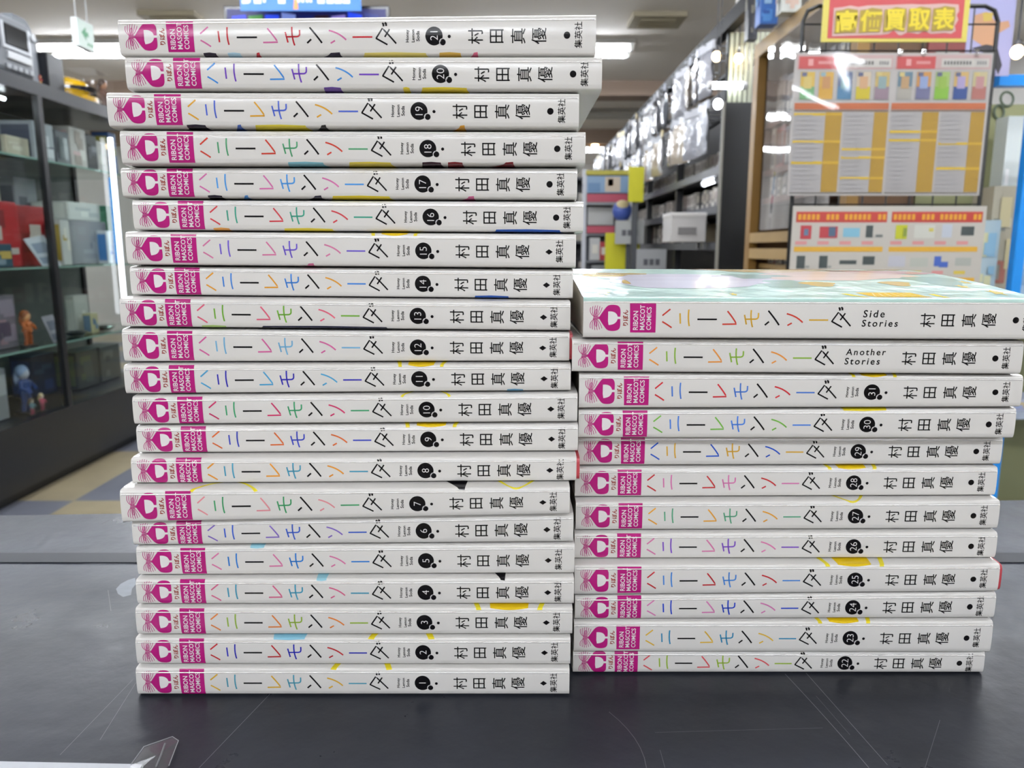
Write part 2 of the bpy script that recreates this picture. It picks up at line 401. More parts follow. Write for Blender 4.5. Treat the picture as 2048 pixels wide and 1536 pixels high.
def make_comic(key, X0, Y, zb, zt, A, B, label, swell=0, art=(), inner=False, mint=False, pages_right=0):
    """zb, zt: heights in mm above the counter of the lower and upper contact line at the two ends"""
    Tm = ((zt[0]-zb[0]) + (zt[1]-zb[1])) / 2; mid0 = ((zt[0]+zb[0])/2, (zt[1]+zb[1])/2)
    P = profile(Tm); send = P[-1][0]; yend = P[-1][1]; base = (zb[0]+zb[1])/2
    t = thing('comic_book', label, 'comic book', ((X0 + LEN/2)/1000, Y/1000, 1 + base/1000), 0, 'white comic paperbacks in two stacks')
    def lift(y): u = max(0, min(1, (y - yend) / (DEP - yend))); return swell * math.sin(u * math.pi / 2)
    def surf(x, s, off=0):
        a = abs(s); sg = 1 if s >= 0 else -1
        if a >= send: y, z, nx, nz = yend + a - send, P[-1][2], 0, 1
        else:
            for i in range(len(P)-1):
                if a <= P[i+1][0] + 1e-9: break
            u = (a - P[i][0]) / (P[i+1][0] - P[i][0]); y = P[i][1] + u*(P[i+1][1]-P[i][1]); z = P[i][2] + u*(P[i+1][2]-P[i][2])
            dy, dz = P[i+1][1]-P[i][1], P[i+1][2]-P[i][2]; d = math.hypot(dy, dz); nx, nz = -dz/d, dy/d
        y += nx * off; z += nz * off
        k = x / LEN; T = (zt[0]-zb[0])*(1-k) + (zt[1]-zb[1])*k; m_ = mid0[0]*(1-k) + mid0[1]*k
        zz = m_ + sg * z * T / Tm - base
        if sg > 0 and a >= send: zz += lift(y)
        return Vector(((x - LEN/2)/1000, y/1000, zz/1000))
    flatlen = DEP - yend
    nodes = [p[0] for p in P]; top = [send + flatlen * (i/8) for i in range(1, 9)]
    ss = [-(send + flatlen)] + [-a for a in reversed(nodes)] + nodes[1:] + (top if swell else [top[-1]])
    # cover: wrap sheet with real thickness
    mb = MB(); xs = [0, 44, 88, 132, LEN]; n = len(ss); eps = .02
    outer = [[surf(x, s, -eps) for s in ss] for x in xs]; innr = [[surf(x, s, -.4) for s in ss] for x in xs]
    hf_node = P[8][0]
    pm = PAPER
    for i in range(len(xs)-1):
        for j in range(n-1):
            mm = MINT if (mint and ss[j] >= P[9][0] - 1e-6) else pm
            mb.face([outer[i][j], outer[i+1][j], outer[i+1][j+1], outer[i][j+1]], mm)
            mb.face([innr[i][j], innr[i][j+1], innr[i+1][j+1], innr[i+1][j]], pm)
    for i, fl in ((0, 0), (len(xs)-1, 1)):
        for j in range(n-1):
            f = [outer[i][j], outer[i][j+1], innr[i][j+1], innr[i][j]]; mb.face(f if not fl else f[::-1], pm)
    for j in (0, n-1):
        for i in range(len(xs)-1): mb.face([outer[i][j], innr[i][j], innr[i+1][j], outer[i+1][j]], pm)
    bm = bmesh.new(); cov = mb.build('cover', t)
    bm.from_mesh(cov.data); bmesh.ops.remove_doubles(bm, verts=bm.verts, dist=2e-6); bmesh.ops.recalc_face_normals(bm, faces=bm.faces); bm.to_mesh(cov.data); bm.free()
    cov.data.shade_smooth(); cov.data.set_sharp_from_angle(angle=math.radians(40))
    # pages (and the coloured inner cover where it peeks out)
    def block(name, x0, x1, inset, y0, y1, m, parent=t):
        mb = MB(); sec = [i for i in range(len(P)) if i % 2 == 0]
        prof = [(-1, y1)] + [(-P[i][2] / P[-1][2], P[i][1] + y0) for i in reversed(sec)] + [(P[i][2] / P[-1][2], P[i][1] + y0) for i in sec[1:]] + [(1, yend + y0 + (y1 - yend - y0) * k / 8) for k in range(1, 9)]
        rows = []
        for x in (x0, x1):
            k = min(max(x / LEN, 0), 1); T = (zt[0]-zb[0])*(1-k) + (zt[1]-zb[1])*k; m_ = mid0[0]*(1-k) + mid0[1]*k
            r = []
            for f, y in prof:
                z = m_ - base + f * (T/2 - inset)
                if f >= 1 and swell: z += lift(y) * .97
                r.append(Vector(((x - LEN/2)/1000, y/1000, z/1000)))
            rows.append(r)
        L = len(prof)
        for j in range(L): mb.face([rows[0][j], rows[1][j], rows[1][(j+1) % L], rows[0][(j+1) % L]], m)
        mb.face(rows[0][::-1], m); mb.face(rows[1], m)
        o = mb.build(name, parent); return o
    block('page_block', .5, LEN - .5, .95, 1.1, DEP - .6, PAGES)
    if inner: o = block('inner_cover', 1.0, LEN + 1.3, .5, .5, DEP - .3, RED); o['label'] = 'red inner cover showing at the right end'
    # added bead of whitish metal, standing in for the highlight along the upper hinge
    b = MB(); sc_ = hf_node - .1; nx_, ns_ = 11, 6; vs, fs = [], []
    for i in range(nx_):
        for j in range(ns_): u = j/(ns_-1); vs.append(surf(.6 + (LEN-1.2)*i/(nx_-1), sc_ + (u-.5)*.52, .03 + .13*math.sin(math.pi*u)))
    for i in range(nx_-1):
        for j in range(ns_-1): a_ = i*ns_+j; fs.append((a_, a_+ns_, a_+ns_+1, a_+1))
    b.mesh(vs, fs, FOLD_GLINT).build('hinge_highlight', cov, smooth=180)
    # ink
    cuts = sorted(set([round(s, 6) for s in nodes[1:]] + [-round(s, 6) for s in nodes[1:]] + [0]))
    def lay(fl, name, off, label=None):
        mats = []; bm = bmesh.new(); vs = [bm.verts.new((a, b, 0)) for a, b in fl.v]
        for f, m in zip(fl.f, fl.m):
            if m not in mats: mats.append(m)
            try: bf = bm.faces.new([vs[i] for i in f]); bf.material_index = mats.index(m)
            except ValueError: pass
        lo = min(b for _, b in fl.v); hi = max(b for _, b in fl.v)
        for c in cuts:
            if lo < c < hi: bmesh.ops.bisect_plane(bm, geom=bm.verts[:] + bm.edges[:] + bm.faces[:], dist=1e-6, plane_co=(0, c, 0), plane_no=(0, 1, 0))
        for x in xs[1:-1]:
            bmesh.ops.bisect_plane(bm, geom=bm.verts[:] + bm.edges[:] + bm.faces[:], dist=1e-6, plane_co=(x, 0, 0), plane_no=(1, 0, 0))
        if swell:
            for c in top: 
                if lo < c < hi: bmesh.ops.bisect_plane(bm, geom=bm.verts[:] + bm.edges[:] + bm.faces[:], dist=1e-6, plane_co=(0, c, 0), plane_no=(0, 1, 0))
        for f in bm.faces: f.normal_update()
        flip = [f for f in bm.faces if f.normal.z < 0]
        bmesh.ops.reverse_faces(bm, faces=flip)
        for v in bm.verts: v.co = surf(v.co.x, v.co.y, off)
        me = bpy.data.meshes.new(name); bm.to_mesh(me); bm.free()
        for m in mats: me.materials.append(m)
        o = bpy.data.objects.new(name, me); COL.objects.link(o); o.parent = cov
        if label: o['label'] = label
        return o
    ca, cb = ink(A), ink(B)
    # imprint emblem: a bow of fine lines, a rounded magenta shape with a pale cut-out
    e = Flat()
    for sg in (1, -1):
        for i in range(6):
            u = i / 5
            e.stroke(bez((4.05 + 1.15*u, sg*.55), (2.1 + 4.6*u, sg*(1.8 + .2*u)), (2.75 + 4.4*u, sg*(4.0 + .75*math.sin(u*3.1))), 6), .22, MAG)
        e.stroke(bez((4.5, sg*.9), (4.2, sg*3.6), (5.2, sg*3.2), 6) + bez((5.2, sg*3.2), (5.4, sg*2.4), (4.9, sg*1.2), 4)[1:], .2, MAG)
    for i in range(4): e.stroke([(3.6 + .1*i, -.45 + .3*i), (6.2, -.36 + .24*i)], .2, MAG)
    head = [(6.0, .35), (8.2, 3.6), (9.2, 4.7), (10.4, 5.05), (12.4, 5.0), (13.6, 4.5), (14.15, 3.4), (14.2, 1.6), (14.1, .5), (14.1, -.5), (14.2, -1.6), (14.15, -3.6), (13.5, -4.6), (12.2, -5.05), (10.4, -5.05), (9.2, -4.7), (8.2, -3.6), (6.0, -.35)]
    e.poly(soft(head), MAG); lay(e, 'imprint_emblem', .05)
    e = Flat(); e.poly([(9.45, 2.45), (9.8, 2.5)] + bez((9.8, 2.5), (12.6, 2.6), (13.1, .5), 9)[1:] + [(14.4, .45), (14.4, -.35), (13.1, -.4)] + bez((13.1, -.4), (12.6, -2.5), (9.9, -2.7), 9)[1:] + [(9.7, -2.7), (9.45, -1.2)], WHT); lay(e, 'emblem_cutout', .08)
    e = Flat(); e.text('りぼん', 16.1, .05, BRN, length=6.1, bold=.028); lay(e, 'imprint_name', .05)
    e = Flat(); e.poly([(17.7, 5.6), (27.7, 5.6), (27.75, -5.6), (18.0, -5.6)], MAG); lay(e, 'imprint_box', .05)
    e = Flat()
    for tx, x, ln in (('RIBON', 20.0, 7.3), ('MASCOT', 22.55, 9.6), ('COMICS', 25.05, 8.8)): e.text(tx, x, -4.6, WHT, length=ln, bold=.012, squeeze=1.05, anchor='l')
    lay(e, 'imprint_lettering', .09)
    e = Flat(); cm = (ca, cb, BLK)
    for st, c in TITLE: e.stroke(st, .56 if c < 2 else .62, cm[c])
    for st in DA: e.stroke(st, .56, BLK)
    for st in DAKU: e.stroke(st, .66, BLK)
    lay(e, 'title_lettering', .05)
    e = Flat()
    if key in ('S', 'A'):
        for tx, v, ln in (('Side', 1.95, 8.2) if key == 'S' else ('Another', 1.95, 15.6), ('Stories', -1.65, 13.8)): e.text(tx, 106.8 - (v < 0) * .3, v, BLK, length=ln, mode='up', bold=.014, shear=.1, anchor='l', space=1.32)
        lay(e, 'subtitle_lettering', .05)
    else:
        for tx, x, ln in (('Honey', 106.6, 4.3), ('Lemon', 108.55, 4.3), ('Soda', 110.3, 3.5)): e.text(tx, x, -.25 if tx != 'Soda' else -.3, BLK, length=ln, bold=.018, squeeze=.95)
        lay(e, 'subtitle_lettering', .05)
        e = Flat(); e.disc(116.3, -.3, 3.2, BLK); lay(e, 'volume_bubble', .05)
        e = Flat(); e.disc(119.35, -2.36, 1.2, WHT)
        lay(e, 'bubble_rim', .07)
        e = Flat(); e.disc(119.5, -2.4, 1.08, BLK)
        ov = [(119.35 + 1.16*math.cos(a), -2.36 + 1.16*math.sin(a)) for a in [math.radians(100 + 9.5*i) for i in range(11)]]
        e.poly(ov + [(118.9, -1.95)], WHT); e.disc(121.9, -.5, .58, BLK); lay(e, 'small_bubbles', .09)
        e = Flat(); e.text(key, 116.3, -.25, WHT, size=4.1, bold=-.012); lay(e, 'volume_number', .09)
    e = Flat()
    for ch, x in (('村', 131.6), ('田', 139.4), ('真', 147.3), ('優', 155.0)): e.text(ch, x, -.45, BLK, size=5.6, bold=.004, squeeze=1.05)
    lay(e, 'author_lettering', .05)
    e = Flat()
    if key in ('S', 'A') or int(key) > 15: e.disc(165.3, -.3, 1.2, BLK)
    else: e.poly([(164.0, -.4), (165.45, .65), (166.9, -.4), (165.45, -1.45)], BLK)
    e.text('集英社', 169.5, -.2, BLK, length=8.6, squeeze=1.05, bold=.006); lay(e, 'publisher_lettering', .05)
    # colour that runs round the edge of the spine from the covers
    for nm, col, a, b, side, shape in art:
        e = Flat(); m = ink(col); s0 = hf_node + .75; s1 = send + 3
        w_ = b - a
        if shape == 'arc':
            o_ = [(a + w_ * u, s1 - (s1 - s0) * math.sin(math.pi * u)) for u in [i/14 for i in range(15)]]
            i_ = [(a + w_ * (.07 + .86 * u), s1 + .9 - (s1 - s0) * math.sin(math.pi * u)) for u in [i/14 for i in range(15)]]
            for i in range(14): e.poly([o_[i], o_[i+1], i_[i+1], i_[i]], m)
        elif shape == 'dome':
            for i in range(14):
                u, v = i/14, (i+1)/14; f = lambda u_, d: (a + w_*(.5 + (u_-.5)*(1 - d*.1)), s0 + .2 + (s1 - s0 - 1.4)*math.sin(math.pi*u_) - d*.9*(.4 + .6*math.sin(math.pi*u_)))
                e.poly([f(u, 1), f(v, 1), f(v, 0), f(u, 0)], m)
        elif shape == 'cap':
            e.poly([(a, s0 + .4), (a + w_*.09, s0 + .2), (a + w_*.26, s1), (a + w_*.15, s1)], m); e.poly([(b, s0 + .4), (b - w_*.15, s1), (b - w_*.26, s1), (b - w_*.09, s0 + .2)], m)
        elif shape == 'lemon':
            e.poly([(a, s1), (a + 2, s1), (a + w_*.16, s0), (a + w_*.1, s0)], m); e.poly([(b - w_*.1, s0), (b - w_*.16, s0), (b - 2, s1), (b, s1)], m)
            m2 = ink('#e3bf1d'); sg_ = [(a + w_*(.27 + .46*u), s0 + .25*(1 - math.sin(math.pi*u))*3) for u in [i/8 for i in range(9)]]
            e.poly([(a + w_*.24, s1), *sg_, (b - w_*.24, s1)], m2)
        elif shape == 'wedge': e.poly([(a, s1), (b, s1), (b - w_*.1, s0), (b - w_*.3, s0 + .2)], m)
        else: e.poly([(a, s1), (a + w_*.12, s0 + .2), (a + w_*.5, s0), (b - w_*.1, s0 + .3), (b, s1)], m)
        if side == 'b': e.v = [(x, -s) for x, s in e.v]
        lay(e, nm, .04)
    return t, lay, surf, send

ART = {  # printed cover colour at the spine edges, the dark wedges included
 '21': [('hair_art','#2a2230',30,36,'b','patch'),('water_art','#a9cadb',39,45,'b','patch'),('ribbon_art','#b5323c',47,52,'b','wedge'),('dark_print_art','#2a2438',66,83,'b','wedge'),('lemon_art','#d9c86e',87,116,'b','patch'),('honey_art','#c9a34a',117,127,'b','patch'),('pink_art','#c8607c',126,133,'b','wedge')],
 '20': [('violet_art','#6a4a9a',72,80,'b','patch'),('lemon_art','#dcc437',107,128,'b','patch'),('lemon_peel_art','#dcc437',102,105,'b','patch')],
 '19': [('hair_art','#231c2a',28,37,'b','patch'),('blue_art','#4a68b4',44,50,'b','wedge'),('lemon_art','#dccb3a',52,76,'b','patch'),('dark_print_art','#33302f',74,82,'b','wedge'),('orange_art','#d59a3a',126,134,'b','wedge')],
 '18': [('teal_art','#7fbccb',61,78,'b','patch'),('yellow_art','#dcc750',84,104,'b','patch'),('dark_art','#3c2730',113,122,'b','patch'),('red_art','#7c2a30',123,130,'b','patch'),('maroon_art','#7c2a30',136,150,'b','wedge')],
 '17': [('hair_art','#231c2a',32,39,'b','patch'),('blue_art','#4a84c4',43,49,'b','wedge'),('dark_print_art','#2e2a38',66,78,'b','wedge'),('lemon_art','#e0ca30',78,106,'b','patch'),('pink_art','#cc6790',127,137,'b','wedge')],
 '16': [('orange_art','#e0a050',30,38,'b','patch'),('yellow_art','#dfcb43',56,80,'b','patch'),('blue_art','#2a55a8',138,170,'b','patch')],
 '15': [('pink_art','#cc6790',64,74,'b','wedge'),('lemon_art','#e3cf2e',94,116,'t','lemon')],
 '14': [('blue_art','#2a55a8',135,152,'b','patch')],
 '13': [('green_art','#a7c470',30,42,'b','patch'),('night_art','#23243a',48,110,'b','patch')],
 '11': [('lemon_art','#e3cf2e',106,128,'t','lemon'),('blue_art','#5e93b5',150,158,'b','patch')],
 '10': [('lemon_art','#e6d634',106,126,'t','dome')], '9': [('lemon_art','#e3cf2e',105,130,'t','lemon')],
 '7': [('lemon_art','#e8d92e',27,54,'t','dome'),('hair_art','#17161a',125,136,'t','wedge'),('citrus_art','#e8d92e',146,164,'t','arc')],
 '5': [('water_art','#98cbda',45,52,'t','patch')], '4': [('water_art','#98cbda',72,77,'t','patch'),('dark_art','#17161a',141,149,'t','wedge')],
 '3': [('lemon_art','#e6d634',134,167,'t','lemon')], '2': [('water_art','#8cc4da',54,70,'t','patch'),('lemon_art','#e3cf2e',94,121,'t','cap')],
 '1': [('lemon_art','#e3d02e',79,104,'t','cap')],
 '31': [('lemon_art','#e3cf2e',106,128,'t','lemon')], '30': [('lemon_art','#e3cf2e',104,126,'t','patch')], '28': [('lemon_art','#e3cf2e',103,128,'t','lemon')],
 '27': [('lemon_art','#dccb3a',106,124,'t','arc')], '25': [('lemon_art','#e6d634',101,131,'t','lemon')], '23': [('lemon_art','#e3cf2e',100,127,'t','lemon')]}
LEFT = [('21','#c9699c','#b5232f'),('20','#3d86cf','#6a3fb0'),('19','#d39a2c','#4a62c4'),('18','#c0392b','#4e9a6d'),('17','#cf6fa8','#4d97dd'),('16','#c8404a','#3f9a82'),('15','#d0769f','#6e58c6'),('14','#d9952f','#3f80d0'),('13','#d95f78','#6aa334'),('12','#cc5f98','#74aed3'),('11','#4ba0cc','#2e2aa5'),('10','#c22f62','#3f9a6a'),('9','#d0622c','#3a46b5'),('8','#dd8f2a','#4797b4'),('7','#e08f97','#3f9662'),('6','#7f66bb','#3a5cc0'),('5','#d372a0','#2a78c8'),('4','#cf5f85','#3f93b0'),('3','#d97a35','#8aa83a'),('2','#b02028','#2a2ca5'),('1','#d0a12c','#4b97ad')]
LX = [(237,1192),(251.5,1204),(214.7,1158),(241.4,1171),(243,1154.5),(266,1167),(252,1152),(260.6,1146),(240,1141),(245,1139),(248,1141.6),(265,1155),(273,1156),(262,1153),(240,1139.6),(264,1146.7),(273,1149),(272,1148),(271.5,1145),(271.5,1141),(272,1139)]
LG = [(40,29),(114.5,114),(185,187),(261,264),(336,336.6),(400,404),(464,469),(528.5,535),(589,597),(653,660.6),(723,721.5),(787,780.4),(848,843),(905,901.6),(966,961),(1044,1027),(1089,1083),(1149,1145.6),(1207,1206.8),(1268,1267.5),(1327,1328),None]
RIGHT = [('S','#c23b2e','#cda035'),('A','#e0903f','#86ad3f'),('31','#c22a33','#4a78cc'),('30','#6fae45','#4a7fd8'),('29','#2250b8','#d3a33a'),('28','#b8282f','#d47aae'),('27','#dd9a33','#57a07c'),('26','#d274a4','#7a4aba'),('25','#b01e28','#4583cf'),('24','#cf77ad','#2440b8'),('23','#d8ad38','#2f85ad'),('22','#d24f56','#93b23a')]
RX = [(1166.6,2088),(1144,2046),(1158,2045),(1157,2031),(1156,2004),(1150,1994),(1151.6,1999),(1149,1994),(1149,1999),(1150,1991),(1148,1984.6),(1146,1969)]
RG = [(597,600),(675,679),(743,748),(816,813.5),(875,876),(930,928),(993,990),(1059,1056.5),(1116,1115),(1189,1182),(1237,1235),(1302.5,1304),None]
def stack(books, xs, gaps, bottom, where, xref):
    place = []
    for i, (xl, xr) in enumerate(xs):
        D = F * LEN / (xr - xl); g0 = gaps[i]; g1 = gaps[i+1] or bottom
        v = D * (768 - (sum(g0) + sum(g1)) / 4) / F
        place.append(((xl - 1024) / F * D, D * CP + v * SP))
    lines = []
    for i, g in enumerate(gaps):
        if g is None: lines.append((0.0, 0.0)); continue
        Yu = place[max(i-1, 0)][1]; Yl = place[i][1]
        r = []
        for y in g:
            t = (768 - y) / F; k = (-SP + t*CP) / (CP + t*SP)
            Yb = (Yu if k < 0 else Yl) + 1.0
            r.append(Yb * k + (ZC - 1) * 1000 + (.5 if k > 0 else -.5 if i else .9))
        lines.append(tuple(r))
    for i in range(len(lines)-2, -1, -1):      # every comic keeps some thickness
        lines[i] = tuple(max(a, b + 7.5) for a, b in zip(lines[i], lines[i+1]))
    for i, ((key, A, B), (X0, Y)) in enumerate(zip(books, place)):
        def zz(line):
            out = []
            for x in (X0, X0 + LEN):
                k = (x - xref) / LEN; out.append(line[0] * (1-k) + line[1] * k)
            return out
        zt, zb = zz(lines[i]), zz(lines[i+1])
        if key == 'S': lb = 'white comic paperback with mint and lemon cover art, topmost of the short right stack'
        elif key == 'A': lb = 'white comic paperback with two-line English subtitle, second from top of right stack'
        else: lb = 'white comic paperback numbered %s in a black bubble, in the %s' % (key, where)
        r = make_comic(key, X0, Y, [z + .03 for z in zb], [z - .03 for z in zt], A, B, lb, swell=7.5 if key == 'S' else 0, art=ART.get(key, ()), inner=key in ('8', '12', '25'), mint=key == 'S')
        if key == 'S': back_cover(r)
def back_cover(r):
    """printed art of the topmost cover: lemon slices, pale and warm patches, little stars"""
    t, lay, surf, se = r
    def blob(cx, cs, rx, rs, n=18, ph=0, rough=.18):
        return [(cx + rx*(1 + rough*math.sin(3*a + ph) + rough*.6*math.sin(7*a + 2*ph))*math.cos(a), cs + rs*(1 + rough*math.sin(3*a + ph) + rough*.6*math.sin(5*a + ph))*math.sin(a)) for a in [2*math.pi*k/n for k in range(n)]]
    e = Flat()
    e.poly(blob(52, se + 42, 42, 24, ph=1), ink('#d8d6e6')); e.poly(blob(120, se + 62, 36, 22, ph=2), ink('#e4cfc8'))
    e.poly(blob(98, se + 88, 26, 12, ph=.4), ink('#dcc79a')); e.poly(blob(150, se + 80, 18, 14, ph=.7), ink('#d9b9b8'))
    lay(e, 'cover_art', .04)
    e = Flat()
    e.poly(blob(16, se + 62, 16, 9, ph=.3, rough=.35), ink('#c9a94a')); e.poly(blob(104, se + 30, 7, 7), ink('#c9b06a')); e.poly(blob(138, se + 32, 6, 7), ink('#cfb878')); e.poly(blob(122, se + 104, 18, 4), ink('#d9a23c'))
    e.poly(blob(70, se + 98, 9, 3, ph=1, rough=.4), ink('#8a6a55')); e.poly(blob(78, se + 101, 12, 3, ph=2, rough=.3), ink('#ccae8e'))
    e.poly(blob(137, se + 88, 10, 5, ph=1.2, rough=.4), ink('#7d5f52')); e.poly(blob(146, se + 90, 9, 4, ph=2, rough=.4), ink('#b08f76'))
    e.poly(blob(166, se + 101, 9, 5, ph=.5), ink('#c9983e')); e.poly(blob(166, se + 74, 9, 8, ph=1.5), ink('#cfaeb4'))
    for i in range(5): e.poly(blob(3.5 + i*4.6, se + 34 + 5*(i % 2), 1.7, 6.5, 10, i, .3), ink('#b8963f'))
    for f, m in zip(e.f, e.m):
        g = Flat(); g.poly([e.v[i] for i in f], m); lay(g, 'art_detail', .07)
    e = Flat(); e.poly(blob(93, se + 30, 14, 11, ph=2.2, rough=.25), ink('#8fb0aa')); e.poly(blob(84, se + 56, 13, 9, ph=.9, rough=.3), ink('#9fb8b4')); e.poly(blob(160, se + 42, 10, 16, ph=.2, rough=.25), ink('#9cc0bb'))
    for f, m in zip(e.f, e.m):
        g = Flat(); g.poly([e.v[i] for i in f], m); lay(g, 'teal_art', .055)
    e = Flat()
    def star(cx, cs, r_):
        pts = []
        for k in range(10):
            a = math.pi * k / 5; q_ = r_ if k % 2 == 0 else r_*.5; pts.append((cx + q_*math.cos(a), cs + q_*2.2*math.sin(a)))
        e = Flat(); e.poly(pts, ink('#e6cf6a')); lay(e, 'star_art', .07)
    for cx, cs, r_ in ((9, se + 6, 3), (14, se + 30, 2.2), (60, se + 3, 1.6), (167, se + 9, 3.2), (162, se + 24, 2.4), (170, se + 36, 2.2)): star(cx, cs, r_)
    e = Flat(); yl = ink('#e8d420'); s0 = se - 4.0
    e.poly([(103, s0 + 9), (105.5, s0 + 9), (110.5, s0), (107.8, s0)], yl); e.poly([(139, s0), (141.5, s0), (140, s0 + 9), (137.6, s0 + 9)], yl)
    e.poly([(110, s0 + 12), (113, s0 + .4), (118, s0), (124, s0 + .5), (130, s0), (135, s0 + .4), (132, s0 + 12)], ink('#e2bb22'))
    lay(e, 'lemon_art', .06)
    e = Flat()
    for k in range(6):
        x = 113.5 + k * 3.6; e.stroke([(x, s0 + 1), (116 + k * 2.4, s0 + 10)], .5, ink('#f0e28a'))
    lay(e, 'lemon_segments', .09)
stack(LEFT, LX, LG, (1387, 1385), 'tall left stack', -150)
stack(RIGHT, RX, RG, (1346, 1341), 'short right stack', 26)
# ------------------------------------------------------------------ glass cabinets on the left
CX0, CX1 = -2.3, -2.80
def cabinet(Y0, Y1, mids, strip, label):
    m = mat('#15171a', .35); c = (Y0+Y1)/2; t = thing('display_cabinet', label, 'display cabinet', (-2.55, c, 0)); h = (Y1-Y0)/2
    MB().box(-.22, -h+.03, 0, .2, h-.03, .06, mat('#0c0d0f', .5)).box(-.25, -h, .06, .25, h, .37, m).build('base', t)
    MB().box(-.25, -h, 1.91, .25, h, 1.975, mat('#1f2125', .3)).build('top_board', t)
    for y in [-h+.017] + [q_-c for q_ in mids] + [h-.017]:
        MB().box(.22, y-.017, .371, .25, y+.017, 1.909, m).build('post', t)
        if abs(y) > h-.05: MB().box(-.25, y-.017, .371, -.22, y+.017, 1.909, m).build('post', t)
    MB().box(-.245, -h+.036, .372, -.235, h-.036, 1.908, mat('#6b7270', .25, var=.25, vscale=3)).build('back_panel', t)
    for z in (.70, 1.09, 1.615):
        MB().box(-.23, -h+.036, z-.008, .212, h-.036, z, clear('#d3e2dc', gloss=.04)).build('shelf', t, label='glass shelf')
        MB().box(.2125, -h+.036, z-.0085, .2185, h-.036, z+.0005, mat('#8fb0a6', .08)).build('shelf_edge', t, label='greenish glass shelf edge')
    b = MB(); b.face([(.24, -h+.035, .375), (.24, h-.035, .375), (.24, h-.035, 1.905), (.24, -h+.035, 1.905)], clear('#eef5f2', gloss=.03)); b.build('glass_door', t)
    for x in (.12, -.10): MB().tube([(x, -h+.06, 1.885), (x, 3.86-c, 1.885)], .009, glow('#f2f7ff', 9)).build('light_tube', t)
    MB().box(.252, strip-c-.008, .80, .272, strip-c+.008, 1.80, glow('#f2f7ff', 4)).build('light_strip', t, label='lit vertical tube')
    return t
cabinet(2.72, 5.05, (3.93,), 4.555, 'long black glass display cabinet full of toys at the left, with lit vertical strip')
SH = {0: .375, 1: .702, 2: 1.092, 3: 1.617}
def span_on(x0, x1, xf, y): return atX(x0, y, xf).y, atX(x1, y, xf).y
def patches(b, x, y0, y1, z0, z1, cols, n, rnd, ax=0):
    for i in range(n):
        u, v = rnd.random()*.6, rnd.random()*.7; du, dv = .2 + rnd.random()*.35, .1 + rnd.random()*.28
        ya, yb = y0 + (y1-y0)*u, y0 + (y1-y0)*min(1, u+du); za, zb = z0 + (z1-z0)*v, z0 + (z1-z0)*min(1, v+dv)
        e = .0006 * (i + 1)
        if ax == 0: b.face([(x+e, ya, za), (x+e, yb, za), (x+e, yb, zb), (x+e, ya, zb)], mat(rnd.choice(cols), .4))
        else: b.face([(ya, x-e, za), (yb, x-e, za), (yb, x-e, zb), (ya, x-e, zb)], mat(rnd.choice(cols), .4))
def goods(label, x0, x1, ytop, sh, xf, dep, col, cols=(), n=5, win=None, name='goods_box', cat='box', z0=None, seed=1):
    z = SH[sh] if z0 is None else z0
    y0, y1 = span_on(x0, x1, xf, ytop + 20); h = max(.02, atX((x0+x1)/2, ytop, xf).z - z); c = (y0+y1)/2; w = abs(y1-y0)/2
    t = thing(name, label, cat, (xf - dep/2, c, z)); rnd = random.Random(seed + int(x0*7+ytop))
    MB().box(-dep/2, -w, 0, dep/2, w, h, mat(col, .45), bev=min(.004, w*.1, h*.1)).build('carton', t)
    b = MB(); m = .08; b.face([(dep/2+.0006, -w*(1-m), h*.04), (dep/2+.0006, w*(1-m), h*.04), (dep/2+.0006, w*(1-m), h*.96), (dep/2+.0006, -w*(1-m), h*.96)], mat(col, .35))
    if cols: patches(b, dep/2+.0006, -w*.88, w*.88, h*.08, h*.92, cols, n, rnd)
    b.build('front_print', t)
    b = MB().face([(-dep*.4, -w-.0008, h*.1), (dep*.4, -w-.0008, h*.1), (dep*.4, -w-.0008, h*.9), (-dep*.4, -w-.0008, h*.9)], mat(cols[0] if cols else col, .4)); b.build('side_print', t)
    if win: MB().box(dep/2+.004, -w*.6, h*.2, dep/2+.006, w*.6, h*.8, mat(win, .1)).build('window', t)
    return t
def card(label, pts, col, edge, name='leaflet', cat='leaflet'):
    """leaning card from a foot line to a head line (world points), with thickness"""
    a, b_, c, d = [Vector(p) for p in pts]; n = (b_-a).cross(d-a).normalized()*.003; o = a
    t = thing(name, label, cat, tuple(o)); vs = [p - o for p in (a, b_, c, d)]; vs += [v + n for v in vs]
    MB().mesh(vs, [(0,1,2,3),(7,6,5,4),(0,4,5,1),(1,5,6,2),(2,6,7,3),(3,7,4,0)], mat(col, .3)).build('sheet', t)
    f = lambda u, v, k: (vs[0]*(1-u)*(1-v) + vs[1]*u*(1-v) + vs[2]*u*v + vs[3]*(1-u)*v) + n*k
    b = MB()
    for k in (1.3, -.3): b.face([f(.1, .08, k), f(.9, .08, k), f(.9, .32, k), f(.1, .32, k)], mat(edge, .4)); b.face([f(.15, .45, k), f(.85, .45, k), f(.85, .8, k), f(.15, .8, k)], mat(edge, .4))
    b.build('print', t); return t
